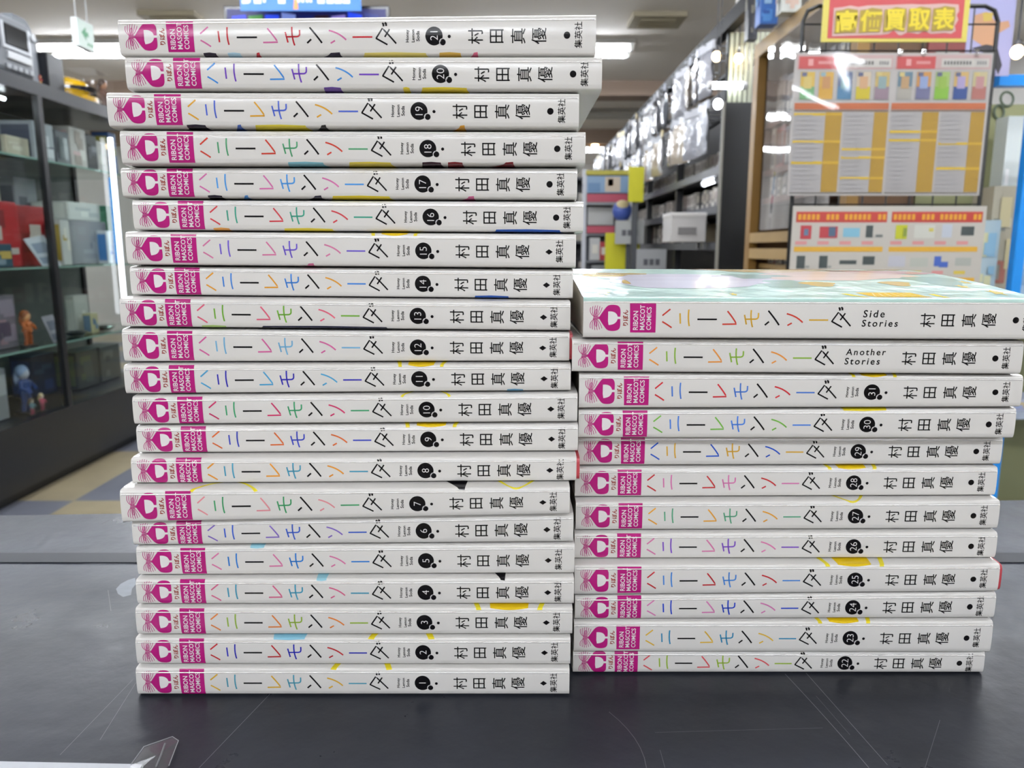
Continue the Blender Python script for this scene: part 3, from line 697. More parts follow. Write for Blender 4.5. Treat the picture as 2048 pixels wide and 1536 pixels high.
def toy(label, x, ytop, sh, xf, skin, top, bottom, hair, z0=None, k=1.0):
    z = SH[sh] if z0 is None else z0; p = atX(x, ytop, xf); h = p.z - z; s = h / .2
    t = thing('toy_figure', label, 'toy figure', (xf, p.y, z))
    MB().lathe([(0, 0), (.045*s, 0), (.045*s, .008*s), (0, .008*s)], mat('#2a2a2e', .3)).build('stand', t)
    b = MB()
    for q_ in (-1, 1): b.tube([(0, q_*.02*s, .008*s), (.004*s, q_*.018*s, .045*s), (0, q_*.014*s, .09*s)], [.011*s, .010*s, .014*s], mat(bottom, .4))
    b.build('legs', t)
    b = MB().lathe([(.0, .08*s), (.028*s, .082*s), (.022*s, .105*s), (.026*s, .128*s), (.012*s, .142*s), (0, .145*s)], mat(top, .4), 12)
    for q_ in (-1, 1): b.tube([(0, q_*.024*s, .132*s), (.012*s, q_*.042*s, .108*s), (.03*s, q_*.03*s, .095*s)], [.009*s, .008*s, .007*s], mat(top, .4))
    b.build('torso', t)
    MB().ell((0, 0, .165*s), (.023*s, .022*s, .026*s), mat(skin, .4)).build('head', t)
    b = MB().ell((-.006*s, 0, .173*s), (.026*s, .027*s, .028*s), mat(hair, .35)).ell((-.024*s, 0, .145*s), (.012*s, .024*s, .036*s), mat(hair, .35)); b.build('hair', t)
    return t
# shelf under the cabinet tops
goods('cream card box on the top shelf of the nearer cabinet', 14, 58, 274, 3, -2.42, .16, '#cfc6b0', ('#e2dccb', '#b9a79a'), 4)
goods('pale grey carton with dark print, top shelf left of the cabinet post', 66, 106, 246, 3, -2.40, .18, '#aab0b8', ('#4b5266', '#d5d9df', '#808792'), 7)
goods('dark blister pack at the far left of the top cabinet shelf', -34, -2, 236, 3, -2.44, .14, '#33353c', ('#8f4a63', '#575a66'), 4)
goods('dark grey boxed toy on the top shelf right of the cabinet post', 110, 137, 262, 3, -2.42, .14, '#595d66', ('#8e95a0', '#35383f'), 6, win='#7d8489')
goods('white and pink boxed doll in the middle of the top cabinet shelf', 139, 171, 256, 3, -2.42, .14, '#c8c2bf', ('#d9b9bb', '#e4dfda', '#a99b93'), 6)
goods('black boxed toy beside the white and pink box', 172, 193, 270, 3, -2.42, .12, '#2f3036', ('#8a8b92', '#54555e'), 6)
goods('white and rose packet near the right end of the top cabinet shelf', 195, 216, 284, 3, -2.42, .12, '#d3cfcd', ('#c79aa0', '#efece6'), 5)
goods('blue and yellow packet at the right end of the top cabinet shelf', 217, 232, 266, 3, -2.42, .10, '#2f5b9c', ('#b8b048', '#d8d6c8', '#2a4a86'), 5)
# second shelf
goods('pale box at far left of the second cabinet shelf', -36, 0, 358, 2, -2.52, .14, '#b8b5a6', ('#8e8b80', '#dcd9cf'), 5)
goods('tall red box with white panel at far left, second cabinet shelf', -32, 33, 402, 2, -2.38, .08, '#a82a2e', ('#d9d6d1', '#7a2024', '#c0b6b0'), 3)
goods('tall red box with white label, second cabinet shelf beside the post', 34, 92, 412, 2, -2.46, .10, '#a82a2e', ('#d9d6d1', '#8b2226', '#d0c9c4'), 3)
goods('brown grey carton on the second shelf of the nearer cabinet', 84, 116, 402, 2, -2.64, .12, '#6f655f', ('#857a73',), 2)
goods('silver grey boxed robot toy above the red boxes', 28, 72, 356, 2, -2.62, .10, '#9a9da4', ('#5b5f6a', '#c8cbd1'), 7)
goods('teal blue packet at lower left of the second cabinet shelf', -34, 25, 488, 2, -2.325, .03, '#2b4c5e', ('#7d90a0', '#35657c', '#c0a65a'), 6)
tz = SH[2]
p0, p1 = atX(84, 530, -2.34), atX(122, 530, -2.34); q0, q1 = atX(50, 478, -2.36), atX(90, 470, -2.36)
card('white and blue leaflet leaning on the second cabinet shelf left of the post', [(-2.34, p0.y, tz), (-2.34, p1.y, tz), (-2.37, q1.y, q1.z), (-2.37, q0.y, q0.z)], '#c9cfd8', '#8d99ae')
goods('large grey appliance carton on the second cabinet shelf', 140, 213, 442, 2, -2.40, .18, '#8f9298', ('#9fa2a8', '#7b7e88'), 3)
bz = atX(176, 442, -2.40).z
goods('wide white box lying on the large grey carton', 136, 200, 406, 2, -2.42, .20, '#d9dcd8', ('#eef0ea', '#bfc6c6'), 3, z0=bz+.002)
goods('small white box standing on the second cabinet shelf near the post', 122, 139, 440, 2, -2.36, .08, '#cfd2d0', ('#b59f4a', '#e6e4da'), 3)
goods('green packet at the right of the second cabinet shelf', 214, 229, 412, 2, -2.46, .10, '#4f8f70', ('#6aa98a', '#9cc0ae'), 4)
goods('white and blue box at the right end of the second cabinet shelf', 214, 233, 462, 2, -2.34, .06, '#d5dbe2', ('#4b83c4', '#e8edf0', '#5a93d0'), 4)
goods('tall sky blue card standing at the right end of the second cabinet shelf', 221, 235, 356, 2, -2.316, .012, '#2f86d0', ('#4f9fe0', '#2a78c0'), 3)
# third shelf
goods('tall lilac grey box at left on the third cabinet shelf', -32, 30, 592, 1, -2.44, .14, '#7a7480', ('#9a8fa0', '#5b5064', '#a88a94'), 8)
toy('orange toy figure on the third cabinet shelf', 50, 620, 1, -2.40, '#d8a070', '#b8622a', '#a0522a', '#8a4a22')
p0, p1 = atX(106, 680, -2.36), atX(127, 674, -2.36); q0, q1 = atX(82, 634, -2.39), atX(104, 629, -2.39); tz = SH[1]
card('lilac white card leaning on the third cabinet shelf left of the post', [(-2.36, p0.y, tz), (-2.36, p1.y, tz), (-2.39, q1.y, q1.z), (-2.39, q0.y, q0.z)], '#b9b6c4', '#7f8496')
goods('white card box on the third cabinet shelf right of the post', 148, 177, 590, 1, -2.46, .05, '#b4b7b2', ('#cfd2cc', '#9da19c'), 2)
goods('small cream bottle box on the third cabinet shelf', 183, 197, 626, 1, -2.38, .05, '#b8b48c', ('#5c7f9c', '#dcd8b0'), 3)
def dish(label, x, y, r):
    p = atX(x, y, -2.40); t = thing('metal_dish', label, 'dish', (-2.42, p.y, SH[1]))
    MB().lathe([(0, 0), (r*.6, .002), (r, .022), (r*.97, .024), (r*.58, .006), (0, .005)], mat('#b6bcbc', .15, .9), 18).build('bowl', t)
    MB().lathe([(r*.97, .0225), (r*1.04, .024), (r*.97, .026)], mat('#c8cccb', .15, .9), 18).build('rim', t)
dish('shiny metal dish on the third cabinet shelf, left one', 158, 652, .06); dish('shiny metal dish on the third cabinet shelf, right one', 212, 650, .07)
# bottom
toy('large blue toy figure on the cabinet floor', 44, 730, 0, -2.42, '#b6b9c8', '#27417e', '#233a70', '#8fa2c8')
toy('small pink toy figure on the cabinet floor', 82, 786, 0, -2.36, '#d8c4b4', '#b8506a', '#8c3c52', '#c8b088')
toy('small teal toy figure on the cabinet floor beside the pink one', 62, 796, 0, -2.35, '#c8b8a8', '#5a7a86', '#8b3a50', '#5a4a3a')
goods('dark blue toy carton at the back of the cabinet floor', 62, 110, 708, 0, -2.6, .12, '#1d2640', ('#2c3c6a', '#3a4a60'), 4)
goods('grey white toy carton at far left of the cabinet floor', -30, 12, 740, 0, -2.42, .14, '#8a8f96', ('#5f6a80', '#b4b8be'), 5)
goods('dark green carton on the cabinet floor right of the post', 152, 196, 700, 0, -2.5, .14, '#333a36', ('#56603f', '#4a524e'), 4)
goods('low grey carton on the cabinet floor at its right end', 200, 240, 690, 0, -2.5, .14, '#474d4c', ('#6a706c', '#33383a'), 4)
# ------------------------------------------------------------------ things standing on the cabinets
TZ = 1.976
def player():
    y0, y1 = span_on(-70, 68, -2.33, 100); h = atX(40, 32, -2.33).z - TZ; w = (y1-y0)/2
    t = thing('cassette_player', 'grey portable cassette player standing on the nearer display cabinet', 'cassette player', (-2.43, (y0+y1)/2, TZ))
    g = mat('#74777b', .4); f = .1
    MB().box(-f, -w, 0, f, w, h*.93, g, bev=.03).build('body', t)
    MB().tube([(0, -w*.8, h*.9), (0, -w*.8, h*.985), (0, w*.8, h*.985), (0, w*.8, h*.9)], .012, mat('#3d4044', .35)).build('handle', t)
    MB().box(f, w*.1, h*.46, f+.008, w*.78, h*.78, mat('#17191c', .12), bev=.004).build('cassette_window', t)
    b = MB(); b.box(f, w*.02, h*.40, f+.006, w*.86, h*.45, mat('#c9ccd0', .3)); b.box(f, w*.02, h*.45, f+.006, w*.08, h*.80, mat('#c9ccd0', .3)); b.box(f, w*.8, h*.45, f+.006, w*.86, h*.80, mat('#c9ccd0', .3)); b.build('window_rim', t, label='pale window rim')
    b = MB().box(f, w*.12, h*.24, f+.012, w*.82, h*.36, mat('#d4d6d8', .3), bev=.004); b.build('door_grip', t, label='pale cassette door grip')
    for i in range(5): MB().box(f, w*(.05+.17*i), h*.08, f+.012, w*(.17+.17*i), h*.16, mat('#9a9da1', .3), bev=.003).build('button', t)
    for q_ in (-.78, -.3):
        b = MB(); b.tube([(f, w*q_, h*.42), (f+.012, w*q_, h*.42)], w*.2, mat('#2a2c30', .5), 20); b.build('speaker', t)
    MB().tube([(f, w*.9, h*.72), (f+.02, w*.9, h*.72)], .018, mat('#d7dadd', .2, .6), 14).build('knob', t)
player()
def dome():
    y0, y1 = span_on(42, 84, -2.42, 100); h = atX(66, 42, -2.42).z - TZ; w = (y1-y0)/2
    t = thing('hard_case', 'dark grey rounded hard case behind the cassette player', 'case', (-2.53, (y0+y1)/2 - .01, TZ)); n = 12
    pts = [(-w, 0), (w, 0)] + [(w*math.cos(math.pi*.5*i/n), h*.45 + h*.55*math.sin(math.pi*.5*i/n)) for i in range(n+1)] + [(-w, h)]
    MB().prism(pts, 0, -.09, .09, mat('#63676c', .35)).build('shell', t)
    MB().prism([(p[0]*.7, h*.06 + p[1]*.82) for p in pts], 0, .091, .1, mat('#85898f', .3)).build('front_plate', t)
    MB().tube([(.1, -w*.3, h*.7), (.13, -w*.3, h*.7), (.13, w*.3, h*.7), (.1, w*.3, h*.7)], .008, mat('#c6cace', .2, .5)).build('handle', t)
dome()
goods('black box standing left of the yellow helmet on the cabinet', 95, 126, 112, 3, -2.40, .16, '#17181c', ('#1f2126', '#26282e'), 3, z0=TZ)
toy('small red and gold toy figure on the cabinet before the black box', 80, 150, 3, -2.33, '#d8b080', '#9a3030', '#b88a4a', '#8e2a2a', z0=TZ)
def helmet():
    y0, y1 = span_on(132, 186, -2.40, 180); h = atX(150, 152, -2.40).z - TZ; w = (y1-y0)/2
    t = thing('helmet', 'yellow helmet with black visor on top of the display cabinet', 'helmet', (-2.48, (y0+y1)/2, TZ))
    Y = mat('#d6a912', .25); n, k = 24, 14; vs, fs = [], []; r = .13
    for i in range(k+1):
        th = math.pi*.5*i/k*1.0; z = h*(.42 + .58*math.cos(th)) if i <= 8 else None
        if z is None: u = (i-8)/(k-8); z8 = h*(.42+.58*math.cos(math.pi*.5*8/k)); z = z8*(1-u) + .001*u; rr = math.sin(math.pi*.5*8/k) * (1 + .16*math.sin(u*2.2)) * (1-.10*u)
        else: rr = math.sin(th)
        for j in range(n):
            a = 2*math.pi*j/n; vs.append((r*1.1*rr*math.cos(a), w*1.0*rr*math.sin(a), z))
    for i in range(k):
        for j in range(n):
            a, b = i*n+j, i*n+(j+1)%n; fs.append((a, a+n, b+n, b))
    o = MB().mesh(vs, fs, Y).build('shell', t, smooth=50)
    def on(a, z, off=.006): # wraps round the front of the shell
        rr = 1.04 if z < h*.7 else math.sqrt(max(0, 1 - ((z/h - .42)/.58)**2)) + .02
        return Vector((r*1.1*rr*math.cos(a) + off*math.cos(a), w*rr*math.sin(a) + off*math.sin(a), z))
    b = MB(); N_ = 14; A = [math.radians(-75 + 150*i/N_) for i in range(N_+1)]
    for i in range(N_):
        f0, f1 = abs(A[i])/1.3, abs(A[i+1])/1.3
        b.face([on(A[i], h*(.38 + .05*f0)), on(A[i+1], h*(.38+.05*f1)), on(A[i+1], h*(.62-.10*f1)), on(A[i], h*(.62-.10*f0))], mat('#0e0f12', .08))
    b.build('visor', t, label='black visor')
    b = MB()
    for i in range(4, 10): b.face([on(A[i], h*.06, .01), on(A[i+1], h*.06, .01), on(A[i+1], h*.24, .01), on(A[i], h*.24, .01)], mat('#c99c10', .3))
    b.build('mouth_guard', t)
helmet()
def showcase():
    y0, y1 = span_on(184, 226, -2.42, 180); h = atX(200, 142, -2.42).z - TZ; w = (y1-y0)/2
    t = thing('clear_case', 'clear plastic case behind the yellow helmet on the cabinet', 'plastic case', (-2.50, (y0+y1)/2, TZ))
    MB().box(-.09, -w, 0, .09, w, .02, mat('#2a2a2c', .3)).build('case_base', t)
    MB().box(-.088, -w+.003, .021, .088, w-.003, h, clear(gloss=.05), bev=.01).build('case_cover', t)
    toy('brown toy figure standing inside the clear case on the cabinet', (184+226)/2, 158, 3, -2.50, '#b88868', '#6a4a3c', '#5a4034', '#3a2c26', z0=TZ+.021)
showcase()
# ------------------------------------------------------------------ hung from the ceiling
def exit_sign():
    X = -2.6; a, b = atX(156, 64, X), atX(188, 76, X); zt, zb = atX(170, 42, X).z, atX(170, 97, X).z; w = (b.y-a.y)/2; h = (zt-zb)/2
    t = thing('direction_sign', 'hanging white sign with a green arrow at upper left', 'sign', (X - .02, (a.y+b.y)/2, (zt+zb)/2))
    MB().box(-.02, -w, -h, .02, w, h, mat('#dfe6e4', .4), bev=.003).build('sign_box', t)
    MB().box(.02, -w*.94, -h*.92, .0215, w*.94, h*.92, glow('#dcefe6', .38)).build('lit_face', t)
    g = glow('#1f9a5a', .32); b = MB(); x = .0222
    b.mesh([(x, -w*.62, h*.05), (x, -w*.05, h*.55), (x, -w*.05, h*.22), (x, w*.25, h*.22), (x, w*.25, -h*.1), (x, -w*.05, -h*.1), (x, -w*.05, -h*.42)], [(0,1,6),(2,3,4,5)], g); b.build('arrow', t, label='green arrow')
    b = MB()
    for i in range(3): b.face([(x, w*(.05+.28*i), -h*.72), (x, w*(.22+.28*i), -h*.72), (x, w*(.22+.28*i), -h*.5), (x, w*(.05+.28*i), -h*.5)], g)
    b.build('green_marks', t)
    for s_ in (-1, 1): MB().tube([(0, s_*w*.7, h), (0, s_*w*.7, CEIL - (zt+zb)/2)], .004, mat('#b9bcbc', .4)).build('rod', t)
exit_sign()
def tv():
    Y = 4.6; a, b = atY(446, 10, Y), atY(778, 10, Y); w = (b.x-a.x)/2; zt = atY(600, 11, Y).z; h = .27
    t = thing('television', 'flat television showing blue pictures behind the topmost comic', 'television', ((a.x+b.x)/2, Y, zt - h))
    MB().box(-w, 0, -h, w, .05, h, mat('#141418', .25), bev=.006).build('casing', t)
    b = MB(); rnd = random.Random(4); y = -.001
    b.face([(-w*.96, y, -h*.93), (w*.96, y, -h*.93), (w*.96, y, h*.93), (-w*.96, y, h*.93)], glow('#1b1f6a', .35))
    cols = ['#2038e8', '#3a8a2a', '#2a50ff', '#8aa0f0', '#16206a', '#2a1420', '#9a8ae0', '#2a50ff', '#1a2a78']
    for i, c in enumerate(cols):
        x0 = -w*.9 + i*w*.2; b.face([(x0, y-.001, h*(.4+.1*rnd.random())), (x0+w*.17, y-.001, h*.42), (x0+w*.17, y-.001, h*.82), (x0, y-.001, h*(.78+.1*rnd.random()))], glow(c, .55))
    b.build('screen', t)
    MB().tube([(0, .05, 0), (0, .12, 0)], .03, mat('#2a2a2e', .4)).tube([(0, .12, -.02), (0, .12, CEIL - (zt - h) )], .02, mat('#8a8a88', .4)).build('ceiling_mount', t)
    Y2 = 4.45; a, b_ = atY(480, 0, Y2), atY(722, 0, Y2); zb, zt2 = atY(600, 22, Y2).z, atY(600, -34, Y2).z; w2 = (b_.x-a.x)/2
    s = thing('hanging_banner', 'blue banner with white lettering above the television', 'banner', ((a.x+b_.x)/2, Y2, zb))
    MB().box(-w2, -.002, 0, w2, .002, zt2-zb, mat('#2f6cb4', .5)).build('banner_sheet', s)
    hh = zt2 - zb; b = MB(); wm_ = mat('#e4e6e6', .5); k = w2/120
    def bar(x0, x1, y0, y1): b.face([((x0-600)*k, -.004, hh*y0), ((x1-600)*k, -.004, hh*y0), ((x1-600)*k, -.004, hh*y1), ((x0-600)*k, -.004, hh*y1)], wm_)
    for x, kind in ((484, 'J'), (496, 'l'), (508, 'U'), (526, 'l'), (556, 'U'), (588, 'l'), (594, 'l'), (602, 'l'), (611, 'l'), (618, 'l'), (634, 'U'), (652, 'U'), (668, 'J'), (684, 'J')):
        if kind == 'l': bar(x, x+5, .3, .95)
        else:
            bar(x, x+14, .26, .38); bar(x+10, x+14, .38, .95)
            if kind == 'U': bar(x, x+4, .38, .95)
    b.build('banner_lettering', s, label='white lettering')
    b = MB(); b.face([(-w2*.12, -.005, hh*.05), (-w2*.04, -.005, hh*.05), (-w2*.05, -.005, hh*.42), (-w2*.10, -.005, hh*.42)], mat('#d98a4a', .5)); b.build('orange_mark', s, label='orange mark')
    for q_ in (-.9, .9): MB().tube([(w2*q_, 0, hh), (w2*q_, 0, CEIL - zb)], .002, mat('#c9c9c6', .4)).build('hanging_cord', s)
tv()
def vent(label, x0, x1, y0, y1, cx):
    a, b = atZ(x0, y0, CEIL), atZ(x1, y1, CEIL); lo = atZ((x0+x1)/2, y1, CEIL); hi = atZ((x0+x1)/2, y0, CEIL)
    w = abs(x1-x0)/F*(lo.y+hi.y)/4; d = abs(hi.y-lo.y)/2
    t = thing('ceiling_vent', label, 'ceiling vent', ((x0+x1-2048)/2/F*(hi.y+lo.y)/2, (hi.y+lo.y)/2, CEIL))
    MB().box(-w, -d, -.035, w, d, -.001, mat('#a59c84', .6)).build('frame', t)
    MB().box(-w*.68, -d*.6, -.037, w*.68, d*.6, -.035, mat('#8b8268', .6)).build('grille', t)
    for i in range(5): MB().box(-w*.66, -d*.55 + i*d*.26, -.042, w*.66, -d*.55 + i*d*.26 + d*.08, -.0372, mat('#b9b096', .5)).build('slat', t)
vent('square ceiling vent right of the topmost comic', 1246, 1344, 22, 48, 0)
vent('square ceiling vent left of the television', 336, 440, 20, 40, 0)
def cooler():
    Y = 8.2; a, b = atY(1262, 108, Y), atY(1334, 130, Y)
    t = thing('air_conditioner', 'dark ceiling air conditioner in the distance right of the comic numbered 20', 'air conditioner', ((a.x+b.x)/2, Y, a.z)); w = (b.x-a.x)/2; h = a.z-b.z
    MB().box(-w, 0, -h, w, .4, 0, mat('#25262b', .5), bev=.01).build('casing', t)
    MB().box(-w*.9, -.004, -h*.9, w*.9, 0, -h*.55, mat('#111216', .5)).build('outlet', t)
    MB().box(-w, .05, 0, -w+.04, .35, CEIL-a.z, mat('#9a958c', .5)).box(w-.04, .05, 0, w, .35, CEIL-a.z, mat('#9a958c', .5)).build('bracket', t)
cooler()
# ------------------------------------------------------------------ black rack on the right with hanging packs
RX0 = 1.03
zbeam = atX(1371, 137, RX0).z; zpack = atX(1405, 308, RX0).z; zp1 = atX(1400, 350, RX0).z; zp2 = atX(1400, 421, RX0).z; zp3 = atX(1400, 487, RX0).z
BK = mat('#17181b', .4)
def rack():
    Y0, Y1 = 3.9, 9.2; L = Y1 - Y0
    t = thing('hanging_rack', 'long black shop rack with hooks and shelves along the right aisle', 'shop rack', (1.25, Y0, 0))
    MB().box(-.24, -1.1, zbeam-.035, -.19, L, zbeam+.035, mat('#0f1013', .6, spec=.2)).build('top_beam', t)
    MB().box(.17, 0, 0, .2, L, zbeam, mat('#26272b', .5)).build('back_panel', t)
    for i in range(6): MB().box(-.22, i*L/5-.02 if i else 0, 0, -.18, i*L/5+.02, zbeam-.036, BK).build('post', t)
    for z in (zp1, zp2, zp3, zp3-.34, .12): MB().box(-.22, .0, z-.03, .168, L, z, mat('#2b2c30', .4)).box(-.235, 0, z-.035, -.222, L, z+.006, mat('#3f4148', .4)).build('shelf', t, label='black shelf with a pale price rail')
    for z in (zbeam-.10, zbeam-.33):
        MB().box(-.05, 0, z, -.03, L, z+.02, BK).build('hook_bar', t)
    # end panel: pale upright slats above, black below
    za, zs = atY(1450, 207, 3.9).z, atY(1450, 60, 3.9).z
    for i in range(15): MB().box(-.21 + i*.024, -.012, za, -.193 + i*.024, -.001, zbeam - .04, mat('#b9bda4', .25)).build('slat', t, label='pale upright slat')
    MB().box(-.24, -.03, 0, .2, -.014, za, BK).build('end_panel', t)
    MB().tube([(-.236, -.045, .2), (-.236, -.045, za)], .008, mat('#8d8a82', .4)).build('upright_rod', t, label='grey rod')
rack()
def pack_mesh(seed, tint):
    rnd = random.Random(seed); n, k = 7, 9; W, H = .079, .108; b = MB(); vs, fs = [], []
    for side in (0, 1):
        for i in range(n+1):
            for j in range(k+1):
                u, v = i/n*2-1, j/k*2-1; bul = (1-u**4)*(1-v**4)
                x = (-1 if side == 0 else 1)*(.004 + .016*bul) + (rnd.uniform(-.006, .006) if side == 0 else 0)
                vs.append((x, u*W, -H - .02 + v*H))
    for side in (0, 1):
        o = side*(n+1)*(k+1)
        for i in range(n):
            for j in range(k):
                a = o + i*(k+1)+j; f = (a, a+1, a+k+2, a+k+1); fs.append(f if side else f[::-1])
    b.mesh(vs, fs, mat(tint, .07, spec=.9, coat=.6, bump=.005, bscale=55)); return b
PK = []
for i, c in enumerate(('#cdd0d8', '#b9bdc6', '#d8d9de', '#a5a7b0', '#b8aa98')):
    r = thing('hanging_pack', 'shiny clear plastic pack hanging in rows on the black rack', 'plastic pack', (0, 0, 0), 0, 'clear packs hanging on the black rack')
    pack_mesh(i, c).build('pouch', r, smooth=60)
    MB().box(-.006, -.083, -.02, .006, .083, .02, mat(('#d8d8dc', '#b8bcc8', '#c8b888', '#c0c2ca', '#a9adb6')[i], .3)).build('header_card', r)
    MB().tube([(-.03, 0, .012), (.225, 0, .012)], .003, mat('#9a9ca2', .3, .8), 6).build('hook', r)
    PK.append(r)
def dup(root, loc, rz=0, label=None, group=None):
    r = root.copy(); COL.objects.link(r); r.location = loc; r.rotation_euler = (0, 0, rz)
    if label: r['label'] = label
    if group: r['group'] = group
    for ch in list(root.children):
        c = ch.copy(); COL.objects.link(c); c.parent = r
        for g in ch.children:
            d = g.copy(); COL.objects.link(d); d.parent = c
    return r
rnd = random.Random(11); used = set()
for row in range(2):
    for i in range(30):
        k = rnd.randrange(5); yy = 4.06 + i*.17 + row*.03
        if min(abs(yy - 3.9 - j*1.06) for j in range(6)) < .05: continue
        loc = (.965 + rnd.uniform(-.015, .01), yy, zbeam - .075 - row*.268 + rnd.uniform(-.008, .008)); rz = rnd.uniform(-.3, .3)
        if k not in used: used.add(k); PK[k].location = loc; PK[k].rotation_euler = (0, 0, rz)
        else: dup(PK[k], loc, rz)
def media_row(Y0, Y1, z, hmax, x0, cols, lab, grp, tmin=.04, tmax=.075, d=.16):
    y = Y0
    while y < Y1:
        th = rnd.uniform(tmin, tmax); h = hmax*rnd.uniform(.86, 1); c, nm = rnd.choice(cols)
        if h > .01:
            t = thing('media_case', lab % nm, 'media case', (x0 + d/2 + rnd.uniform(0, .012), y + th/2, z + .001), 0, (grp % nm))
            MB().box(-d/2, -th/2+.001, 0, d/2, th/2-.001, h, mat(c, .35)).build('case_body', t)
            b = MB(); b.box(-d/2-.001, -th*.3, h*.1, -d/2, th*.3, h*.35, mat('#d8d5cf' if c < '#777777' else '#55565e', .4)); b.box(-d/2-.001, -th*.3, h*.5, -d/2, th*.3, h*.85, mat('#a49a8e' if c < '#777777' else '#8a7d78', .4)); b.build('spine_label', t)
        y += th + .002
PALE = [('#b7b2ad', 'pale grey'), ('#9c958f', 'pale grey'), ('#cac6c0', 'white'), ('#6d6862', 'brown grey')]
MIX = [('#b7b2a4', 'cream'), ('#8b3b38', 'red'), ('#3b3f52', 'dark blue'), ('#6d6862', 'brown grey'), ('#2c2c30', 'black'), ('#c8c4bc', 'white')]
media_row(3.98, 8.6, zp1, min(.19, zpack-zp1), RX0 + .05, PALE, '%s media case on the upper shelf of the long black rack', '%s cases on the upper shelf of the black rack')
media_row(3.98, 8.0, zp2, .12, RX0 + .05, MIX[:1] + PALE + MIX[3:5], '%s media case on the middle shelf of the long black rack', '%s cases on the middle shelf of the black rack')
media_row(4.9, 8.0, zp3, .14, RX0 + .05, MIX, '%s media case on the third shelf of the long black rack', '%s cases on the third shelf of the black rack')
media_row(3.98, 7.0, zp3-.34, .16, RX0 + .05, MIX, '%s media case on the low shelf of the long black rack', '%s cases on the low shelf of the black rack')
def sbox(label, px0, px1, py0, py1, Y, dep, col, name='storage_box', lid=None, mark=None, hung=False):
    a, b = atY(px0, py0, Y), atY(px1, py1, Y); b.z = b.z if hung else zp3 + .001; w = (b.x-a.x)/2; h = a.z-b.z
    t = thing(name, label, 'box', ((a.x+b.x)/2, Y + dep/2, b.z))
    MB().box(-w, -dep/2, 0, w, dep/2, h*.93, mat(col, .4), bev=.004).build('box_body', t)
    MB().box(-w*1.03, -dep/2-.003, h*.86, w*1.03, dep/2+.003, h, mat(lid or col, .4), bev=.004).build('rim', t)
    if hung:
        for y in (-dep*.3, dep*.3): MB().box(w-.002, y-.01, zp3-b.z-.03, w+.011, y+.01, h*.8, mat('#8b8d92', .3, .6)).build('hook', t)
    if mark: MB().box(-w*.6, -dep/2-.0045, h*.25, w*.45, -dep/2-.003, h*.5, mat(mark, .5)).build('label_strip', t)
sbox('white plastic box hung on the aisle edge of the black rack', 1343, 1411, 425, 484, 4.02, .22, '#c9c6c4', lid='#dedbd8', mark='#7d7a7a', hung=True, name='hanging_box')
sbox('beige carton beside the white plastic box on the rack', 1411, 1438, 448, 486, 4.62, .12, '#b5a78c')
def tube_lamp(label, p, q_, r):
    o = Vector(p); t = thing('tube_lamp', label, 'tube lamp', tuple(o)); d = Vector(q_) - o
    MB().tube([Vector((0,0,0)), d], r, glow('#f0f6ff', 9)).build('tube', t)
    u = d.normalized()
    for c in (-u*.02, d): MB().tube([c, c + u*.02], r*1.25, mat('#d0d2d4', .4)).build('end_cap', t)
tube_lamp('small lit tube under the upper shelf of the black rack', (1.045, 4.05, zp1-.05), (1.045, 4.3, zp1-.05), .014)
a, b = atY(1424, 171, 3.86), atY(1484, 171, 3.86)
tube_lamp('tube reflection, added as a glowing tube, across the pale slats at the end of the black rack', (a.x, 3.86, a.z), (b.x, 3.86, b.z), .016)  # glowing tube put in for a reflection on the glossy slats
def bulb(label, px, py, Y, warm, r=.02, top=None):
    p = atY(px, py, Y); t = thing('light_bulb', label, 'light bulb', tuple(p))
    MB().ell((0, 0, 0), (r, r, r*1.15), glow('#ffd9a0' if warm else '#f4f6ff', 14)).build('globe', t)
    MB().tube([(0, 0, r), (0, 0, r*1.9)], r*.5, mat('#55555a', .4)).build('socket', t)
    MB().tube([(0, 0, r*1.9), (0, 0, (top or CEIL) - p.z)], .0025, mat('#333338', .5), 5).build('cord', t)
bulb('warm glowing bulb at the near end of the hanging packs', 1433, 113, 3.8, True)
bulb('warm glowing bulb beside the wooden bookcase post', 1477, 117, 3.85, True)
bulb('white glowing bulb below the slatted end panel', 1436, 208, 3.6, False)
bulb('warm glowing bulb far away right of the comic numbered 18', 1190, 290, 11.5, True, .05)
bulb('warm glowing bulb beside the lavender poster at right edge', 2034, 104, 1.95, True, .014)
